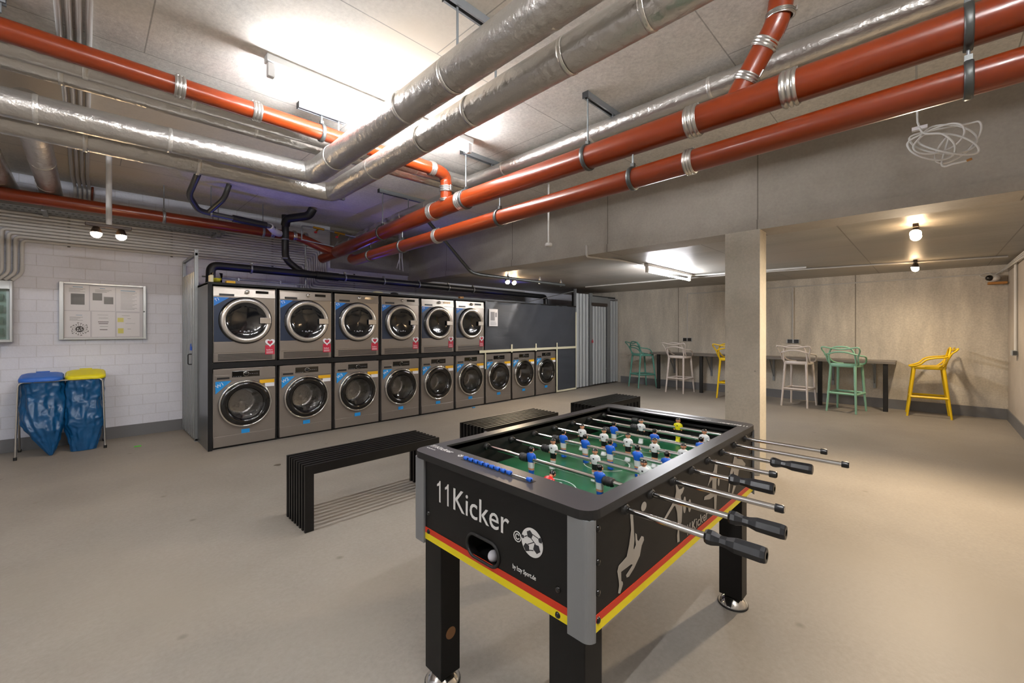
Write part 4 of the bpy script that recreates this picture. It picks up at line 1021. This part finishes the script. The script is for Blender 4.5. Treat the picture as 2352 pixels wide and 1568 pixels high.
# interior walls and field
obj('inner_wall', MB().box(IX0-.01, IX1+.01, IY0-.010, IY0, .556, .846).box(IX0-.01, IX1+.01, IY1, IY1+.010, .556, .846).box(IX0-.01, IX0, IY0, IY1, FZ+.085, .846).box(IX0-.01, IX0, IY0, .88, FZ-.01, FZ+.09).box(IX0-.01, IX0, 1.075, IY1, FZ-.01, FZ+.09).box(IX1, IX1+.01, IY0, IY1, FZ+.085, .846).box(IX1, IX1+.01, IY0, .88, FZ-.01, FZ+.09).box(IX1, IX1+.01, 1.075, IY1, FZ-.01, FZ+.09), M_table, ft)
pf = obj('playfield', MB().box(IX0-.02, IX1+.02, IY0, IY1, FZ-.012, FZ), M_field, ft)
CX, CY = (1.034+2.081)/2, (IY0+IY1)/2
ln = MB()
def arc(cx, cy, r, a0, a1, w=.0042, n=40):
    ps = [math.radians(a0+(a1-a0)*k/n) for k in range(n+1)]
    vs = [(cx+rr*math.cos(a), cy+rr*math.sin(a), FZ+.0006) for a in ps for rr in (r-w/2, r+w/2)]
    ln.add(vs, [(2*k, 2*k+1, 2*k+3, 2*k+2) for k in range(n)])
arc(CX, CY, .095, 0, 360)
ln.box(CX-.002, CX+.002, IY0, IY1, FZ, FZ+.0006)
ln.cyl((CX, CY, FZ), (CX, CY, FZ+.0007), .007, 16)
for sx, gx in ((1, IX0), (-1, IX1)):
    arc(gx+sx*.20, CY, .10, -75 if sx > 0 else 105, 75 if sx > 0 else 255)
    ln.box(min(gx, gx+sx*.22), max(gx, gx+sx*.22), CY-.20, CY-.196, FZ, FZ+.0006).box(min(gx, gx+sx*.22), max(gx, gx+sx*.22), CY+.196, CY+.20, FZ, FZ+.0006)
    ln.box(gx+sx*.22-.002, gx+sx*.22+.002, CY-.2, CY+.2, FZ, FZ+.0006)
    ln.cyl((gx+sx*.27, CY, FZ), (gx+sx*.27, CY, FZ+.0007), .007, 14)
obj('field_lines', ln, M_line, pf)
# top rail frame: rounded outer corners, rectangular opening
def ringplate(outer, inner, z0, z1):
    mb = MB(); n_ = len(outer)
    for z, rev in ((z0, 1), (z1, 0)):
        fs = [(k, (k+1) % n_, n_+(k+1) % n_, n_+k) for k in range(n_)]
        mb.add([(a, b, z) for a, b in outer+inner], fs if not rev else [f[::-1] for f in fs], rev)
    for lp, rev in ((outer, 0), (inner, 1)):
        fs = [(k, (k+1) % n_, n_+(k+1) % n_, n_+k) for k in range(n_)]
        mb.add([(a, b, z0) for a, b in lp] + [(a, b, z1) for a, b in lp], fs if not rev else [f[::-1] for f in fs], 1)
    return mb
oc = rrect(TX1-TX0+.022, TY1-TY0+.018, .045, 6, (TX0+TX1)/2, (TY0+TY1)/2)
ic = rrect(IX1-IX0, IY1-IY0, .012, 6, (IX0+IX1)/2, (IY0+IY1)/2)
obj('top_rail', ringplate(oc, ic, .829, TZ), [M_rail, M_blackr], ft, bevel=.003)
for nm, x in (('end_plate', (TX0+.004, IX0-.004)), ('end_plate', (IX1+.004, TX1-.004))): pass
# score counters
for (xc, yy0, yy1, nb, ang) in ((.918, .822, 1.145, 9, .0), (2.172, .80, 1.12, 0, 0)):
    sc = obj('score_counter', MB().box(xc-.013, xc+.013, yy0, yy1, TZ-.0005, TZ+.0008), M_blackr, ft)
    if not nb: continue
    obj('counter_rod', MB().cyl((xc, yy0+.004, TZ+.004), (xc, yy1-.004, TZ+.004), .0016, 8), M_chrome, sc)
    for k in range(10 if nb else 10):
        y = (yy1-.014 - k*.0262) if k < 9 else yy0+.016
        if nb or k < 10: obj('counter_bead', MB().lathe([(.003,-.0095),(.0072,-.0085),(.0078,-.003),(.006,.0015),(.0065,.007),(.003,.0085)], (xc, y, TZ+.005), (0,1,0), 14), M_pblue if nb else M_blackr, sc)
# stripes and posts
def stripes(par):
    a = MB().box(TX0-.0012, TX0, TY0+.004, TY1-.004, .566, .586).box(TX0, TX1, TY0-.0012, TY0, .566, .586)
    b = MB().box(TX0-.0012, TX0, TY0+.004, TY1-.004, .543, .566).box(TX0, TX1, TY0-.0012, TY0, .543, .566)
    obj('red_stripe', a, M_tred, par); obj('yellow_stripe', b, M_tyel, par)
stripes(ft)
def post(x, y, sx, sy):
    w = .055; tt = .008; pr = []
    # L profile with a rounded outside corner, outer faces at x,y ; legs go +sx,+sy
    ou = [(.012, -tt)] + [(-tt+.024-.024*math.sin(a), -tt+.024-.024*math.cos(a)) for a in [k*PI/12 for k in range(0, 7)]] + [(-tt, .062), (.0, .062), (.0, .0), (.012, .0)]
    poly = [(x+sx*a, y+sy*b) for a, b in ou]
    obj('corner_post', MB().prism(poly, zf, .528, .829), M_post, ft)
post(TX0, TY0, 1, 1); post(TX0, TY1, 1, -1); post(TX1, TY0, -1, 1); post(TX1, TY1, -1, -1)
# screws
for z in (.640, .574):
    for y in (1.279, .690): obj('bolt', MB().lathe([(.0005,-.006),(.006,-.005),(.009,-.001),(.009,.0)], (TX0, y, z if y > 1 else z-.02), (1,0,0), 14), M_blackgl, ft)
for x in (.905, 2.178):
    for z in (.799, .715, .638, .570): obj('bolt', MB().lathe([(.0005,-.006),(.006,-.005),(.009,-.001),(.009,.0)], (x, TY0, z), (0,1,0), 14), M_blackgl, ft)
# legs
def leg(x0, x1, y0, y1):
    mb = MB().box(x0, x1, y0, y1, .047, .545)
    lg = obj('leg', mb, M_table, ft, bevel=.003)
    c = ((x0+x1)/2, (y0+y1)/2, 0)
    obj('leveling_foot', MB().lathe([(.0005,.0),(.060,.0),(.064,.006),(.062,.012),(.05,.028),(.032,.044),(.012,.048),(.0005,.048)], c, (0,0,1), 36), M_chrome, lg)
    obj('foot_pad', MB().lathe([(.0005,.0),(.0655,.0),(.0655,.007),(.060,.008)], c, (0,0,1), 36), M_blackr, lg)
    return lg
l1 = leg(.890, .975, 1.235, 1.335); l2 = leg(.885, .965, .618, .735); l3 = leg(2.125, 2.20, .615, .715); l4 = leg(2.12, 2.20, 1.235, 1.335)
obj('cork_disc', MB().cyl((.932, 1.2355, .20), (.932, 1.2335, .20), .021, 28), mat('cork_brown', '8a633f', .6), l1)
mbd = MB()
# prints on the near end
w = M_white_m
def ones(name, fn, a0, b0, h, par, m, gap=.62):
    mb = MB()
    for k in range(2):
        o_ = a0 + k*h*gap
        pl = [(o_+.30*h, b0), (o_+.40*h, b0), (o_+.40*h, b0+h), (o_+.335*h, b0+h), (o_+.27*h, b0+.90*h), (o_+.13*h, b0+.80*h), (o_+.13*h, b0+.70*h), (o_+.23*h, b0+.74*h), (o_+.30*h, b0+.79*h)]
        mb.prism(pl, fn, .0010, .0018, 0)
    return obj(name, mb, m, par)
ones('number_print', lambda a, b_, t_: (TX0-t_, 1.236-a, b_), 0, .6985, .0745, ft, w, .62)
text('name_print', 'Kicker', .1035, (TX0-.0018, 1.140, .6985), FACEX, w, ft, sx=.98)
text('copyright_print', '\u00a9', .042, (TX0-.0018, .851, .694), FACEX, w, ft)
text('maker_print', 'by Izzy Sport.de', .0185, (TX0-.0018, .855, .612), FACEX, w, ft, sx=.75)
def ball_print(parent, yc, zc, r, fnxyz, name='ball_print'):
    mb = MB(); mb.prism([(yc+r*math.cos(2*PI*k/40), zc+r*math.sin(2*PI*k/40)) for k in range(40)], fnxyz, .0010, .0018)
    b_ = obj(name, mb, w, parent); mb = MB()
    def pent(cx, cy, rr, ro): mb.prism([(cx+rr*math.cos(ro+2*PI*k/5), cy+rr*math.sin(ro+2*PI*k/5)) for k in range(5)], fnxyz, .0019, .0024)
    pent(yc+r*.20, zc+r*.52, r*.30, .4); pent(yc+r*.50, zc-r*.50, r*.30, 1.2); pent(yc-r*.45, zc-r*.28, r*.34, .9); pent(yc-r*.78, zc+r*.42, r*.20, .3); pent(yc+r*.86, zc+r*.15, r*.14, 0)
    def seam(a, b_):
        dx, dy = b_[0]-a[0], b_[1]-a[1]; L_ = math.hypot(dx, dy); nx, ny = -dy/L_*r*.03, dx/L_*r*.03
        mb.prism([(a[0]+nx, a[1]+ny), (b_[0]+nx, b_[1]+ny), (b_[0]-nx, b_[1]-ny), (a[0]-nx, a[1]-ny)], fnxyz, .0019, .0022)
    P_ = lambda a, b: (yc+r*a, zc+r*b)
    for q in ((P_(.1,.3), P_(-.2,.1)), (P_(-.2,.1), P_(-.35,0)), (P_(-.2,.1), P_(.15,-.1)), (P_(.15,-.1), P_(.4,-.25)), (P_(.45,.35), P_(.7,.2)), (P_(-.15,-.5), P_(.25,-.6)), (P_(-.08,.6), P_(-.6,.5))): seam(*q)
    obj('ball_patches', mb, M_ink, b_)
ball_print(ft, .780, .711, .0395, lambda a, b, t_: (TX0-t_, a, b))
# prints on the rails
ones('rail_number_print', lambda a, b_, t_: (.927+b_, 1.362-a, TZ+t_-.0006), 0, 0, .0215, ft, w)
text('rail_print', 'Kicker', .030, (.927, 1.332, TZ+.0006), (0, 0, -PI/2), w, ft, ext=.0003, sx=1.3)
ball_print(ft, .932, 1.178, .0105, lambda a, b, t_: (a, b, TZ+t_-.0006), 'rail_ball_print')
text('rail_small_print', 'by Izzy Sport.de', .008, (.908, 1.352, TZ+.0006), (0, 0, -PI/2), w, ft, ext=.0003)
ones('rail_number_print', lambda a, b_, t_: (2.150-b_, .590+a, TZ+t_-.0006), 0, 0, .0215, ft, w)
text('rail_print', 'Kicker', .030, (2.150, .620, TZ+.0006), (0, 0, PI/2), w, ft, ext=.0003, sx=1.3)
ball_print(ft, 2.160, .775, .0105, lambda a, b, t_: (a, b, TZ+t_-.0006), 'rail_ball_print')
# side prints
FIG = [[(1.062,.787),(1.068,.742),(1.057,.704),(1.044,.676),(1.002,.668),(.995,.655),(1.002,.628),(1.004,.614),(.999,.596),(1.009,.591),(1.024,.61),(1.022,.617),(1.015,.622),(1.014,.647),(1.068,.646),(1.077,.641),(1.04,.627),(1.044,.619),(1.056,.617),(1.085,.629),(1.117,.651),(1.128,.676),(1.142,.688),(1.139,.698),(1.127,.704),(1.111,.695),(1.102,.702),(1.099,.719),(1.091,.725),(1.092,.706),(1.095,.69),(1.084,.681),(1.081,.685),(1.086,.708),(1.078,.782)],
[(1.357,.789),(1.364,.791),(1.384,.769),(1.408,.766),(1.416,.769),(1.425,.763),(1.412,.751),(1.396,.746),(1.4,.731),(1.412,.711),(1.404,.656),(1.384,.636),(1.388,.596),(1.37,.598),(1.368,.622),(1.376,.645),(1.368,.697),(1.353,.725),(1.342,.725),(1.287,.703),(1.273,.708),(1.323,.731),(1.353,.751),(1.361,.769)],
[(1.719,.795),(1.743,.786),(1.732,.735),(1.725,.683),(1.732,.655),(1.725,.6),(1.706,.607),(1.701,.657),(1.657,.659),(1.601,.672),(1.606,.683),(1.657,.679),(1.683,.688),(1.683,.727),(1.657,.721),(1.639,.713),(1.665,.745),(1.701,.756)],
[(1.952,.777),(1.974,.743),(2.044,.724),(2.093,.694),(2.068,.677),(2.032,.7),(1.997,.686),(1.974,.639),(1.919,.603),(1.904,.609),(1.941,.655),(1.93,.702),(1.897,.681),(1.876,.625),(1.862,.633),(1.887,.705),(1.919,.733)]]
sd = lambda a, b, t_: (a, TY0-t_, b)
for f_ in FIG: obj('player_silhouette_print', MB().prism(f_, sd, .0010, .0016), M_figure, ft)
mb = MB()
for (cx_, cz_, rx, rz) in ((1.141,.785,.016,.013),(1.428,.705,.012,.028),(1.470,.690,.012,.022),(1.752,.70,.010,.016)):
    mb.prism([(cx_+rx*math.cos(2*PI*k/20), cz_+rz*math.sin(2*PI*k/20)) for k in range(20)], sd, .0010, .0016)
obj('side_ball_print', mb, M_figure, ft)
ones('side_number_print', lambda a, b_, t_: (1.440+a, TY0-t_, b_), 0, .594, .036, ft, M_figure)
text('side_name_print', 'Kicker', .050, (1.486, TY0-.0016, .594), FRONT, M_figure, ft, sx=1.15)
# rods, handles, players
RX = [1.034, 1.184, 1.334, 1.484, 1.634, 1.784, 1.934, 2.081]
RZ = .810
def player(shirt, shorts, socks):
    """one continuous lofted figure, front toward +x, rod along y through z=0"""
    mb = MB(); seg = 14
    # z, half width y, half depth x, x offset, material
    L_ = [(-.074,.0105,.011,.005,4),(-.070,.012,.013,.006,4),(-.064,.0112,.0105,.004,3),(-.052,.0105,.0075,.001,3),(-.048,.0115,.009,.001,3),(-.040,.012,.0085,.001,0),(-.032,.0128,.0085,0,2),(-.016,.0135,.0092,0,2),(-.010,.0130,.0095,0,1),(.000,.0150,.0115,0,1),(.010,.0185,.0112,0,1),(.018,.0180,.0100,0,1),(.0225,.012,.0080,0,1),(.0245,.0062,.0060,0,0),(.0275,.0056,.0058,.0008,0),(.0300,.0085,.0085,.001,0),(.0340,.0098,.0105,.0012,0),(.0390,.0100,.0108,.0008,5),(.0435,.0088,.0090,.0002,5),(.0465,.0050,.0050,0,5),(.0475,.0006,.0006,0,5)]
    vs = []
    for (z, hw, hd, ox, m_) in L_:
        for k in range(seg):
            a = 2*PI*k/seg; ca, sa = math.cos(a), math.sin(a); e = 2.6; q = (abs(ca)**e+abs(sa)**e)**(-1/e)
            vs.append((ox + hd*q*ca, hw*q*sa, z))
    for i in range(len(L_)-1):
        off = len(mb.v)
    mb.add(vs, [], 0)
    for i in range(len(L_)-1):
        for k in range(seg):
            m_ = L_[i][4]
            # hair also wraps the back of the head
            if m_ == 0 and i >= 15 and PI*.55 < 2*PI*(k+.5)/seg < PI*1.45: m_ = 5
            mb.f.append((i*seg+k, i*seg+(k+1) % seg, (i+1)*seg+(k+1) % seg, (i+1)*seg+k)); mb.m.append(m_); mb.sm.append(True)
    mb.f.append(tuple(range(seg))[::-1]); mb.m.append(4); mb.sm.append(False)
    # arms folded at the sides, nose
    for s_ in (-1, 1):
        mb.tube([(0, s_*.0155, .018), (.001, s_*.0195, .006), (.003, s_*.0185, -.008)], [.0048,.0046,.0036], 8, mi=1)
        mb.sphere((.0035, s_*.0180, -.011), .0036, 8, mi=0)
        mb.sphere((.001, s_*.0102, .0335), .0022, 6, mi=0)
    mb.sphere((.0118, 0, .0335), .0020, 6, mi=0)
    mb.box(.0108, .0122, -.0045, -.0025, .0362, .0372, 6); mb.box(.0108, .0122, .0025, .0045, .0362, .0372, 6); mb.box(.0108, .0119, -.0025, .0025, .0305, .0310, 6)
    mb.box(.0112, .0122, -.003, .003, .008, .013, 6)
    return mb, [M_skin, shirt, shorts, socks, socks, M_hair, M_ink]
PM = {'blue': player(M_pblue, M_pwhite, M_pblue), 'white': player(M_pwhite, M_pblack, M_pwhite), 'red': player(M_pred, M_pblack, M_pred), 'yellow': player(M_pyel, M_pblack, M_pyel)}
PROTO = {}
def add_player(rod, kind, x, y, tilt=0):
    face = 0 if kind in ('blue', 'red') else PI
    if kind not in PROTO:
        mb, ms = PM[kind]; o = obj('player_figure', mb, ms, rod, origin=(0,0,0)); PROTO[kind] = o
    else:
        o = PROTO[kind].copy(); COL.objects.link(o)
    o.parent = rod; o.location = Vector((x, y, RZ)) - ORG[rod.name]; o.rotation_euler = (0, tilt, face)
    o['label'] = {'blue':'player in blue shirt and white shorts','white':'player in white shirt and black shorts','red':'goalkeeper in red','yellow':'goalkeeper in yellow'}[kind]
def rod(i, yend, kind, ys, hand, bump, yleft=1.36, tilt=0, collar=None):
    x = RX[i]
    r = obj('rod', MB().cyl((x, yend, RZ), (x, yleft, RZ), .0078, 16), M_chrome, ft)
    if hand:
        y1 = hand; y0 = hand - .128
        pr = [(y1,.0145),(y1-.006,.0180),(y1-.016,.0180),(y1-.034,.0125),(y1-.048,.0133),(y1-.066,.0180),(y0+.01,.0190),(y0+.002,.0178),(y0,.015)]
        mb = MB().tube([(x, a, RZ) for a, b in pr], [b for a, b in pr], 8, smooth=False)
        obj('handle', mb, M_handle, r)
    else:
        obj('end_cap', MB().tube([(x,yend+.022,RZ),(x,yend+.004,RZ),(x,yend,RZ)], [.0115,.0115,.009], 14), M_handle, r)
    for (yy, s_) in ((TY0, 1), (TY1, -1)):
        obj('rod_bushing', MB().lathe([(.0085,-.010),(.0125,-.010),(.0145,-.004),(.018,.0)], (x, yy, RZ), (0, s_, 0), 18), M_blackr, r)
    for (yy, s_) in ((IY0, -1), (IY1, 1)):
        obj('rod_bushing', MB().lathe([(.0085,-.012),(.0125,-.012),(.0145,-.003),(.016,.0)], (x, yy, RZ), (0, s_, 0), 18), M_blackr, r)
    for b_ in bump:
        obj('rubber_bumper', MB().lathe([(.008,-.018),(.0135,-.018),(.0155,-.011),(.012,-.008),(.0155,-.004),(.0155,.004),(.012,.008),(.0155,.011),(.0135,.018),(.008,.018)], (x, b_, RZ), (0,1,0), 18), M_blackr, r)
    for y in ys: add_player(r, kind, x, y, tilt)
    if collar: obj('brass_collar', MB().tube([(x,collar-.012,RZ),(x,collar+.012,RZ)], .0105, 12), M_brass, r)
    return r
rod(0, .25, 'red', [.867], .378, [], 1.37, .9, collar=1.085)
rod(1, .245, 'blue', [1.070, .768], .373, [1.105, .735], 1.37)
rod(2, .280, 'white', [1.085, .885, .690], None, [1.122], 1.50)
rod(3, .338, 'blue', [1.150, 1.034, .914, .794, .678], .466, [1.190, .645], 1.40)
rod(4, .365, 'white', [1.155, 1.037, .918, .798, .680], None, [], 1.47)
rod(5, .290, 'blue', [1.078, .872, .670], .418, [1.115], 1.40)
rod(6, .206, 'white', [1.015, .712], None, [1.050], 1.37)
rod(7, .290, 'yellow', [.893], None, [1.125], 1.45)
# handles on the hidden far side
for i, yl in ((2, 1.50), (4, 1.47), (7, 1.45)):
    pass
o = tag(obj('table_football_ball', MB().sphere((.890, .962, .597), .0175, 20), mat('ball_white', 'd9d9e2', .4)), 'small white ball lying in the ball return opening of the football table', 'ball')
# small marks lying on the floor
tag(obj('drain_blot', MB().prism([(1.3+.05*math.cos(k*.7)*(1+.3*math.sin(k*2)), 4.45+.05*math.sin(k*.7)) for k in range(9)], lambda a, b, t_: (a-(a-1.3)*.45, b-(b-4.45)*.45, t_), .0, .003), mat('dried_blot', '5b5348', .7)), 'small dark dried blot on the floor before the rack', 'blot')
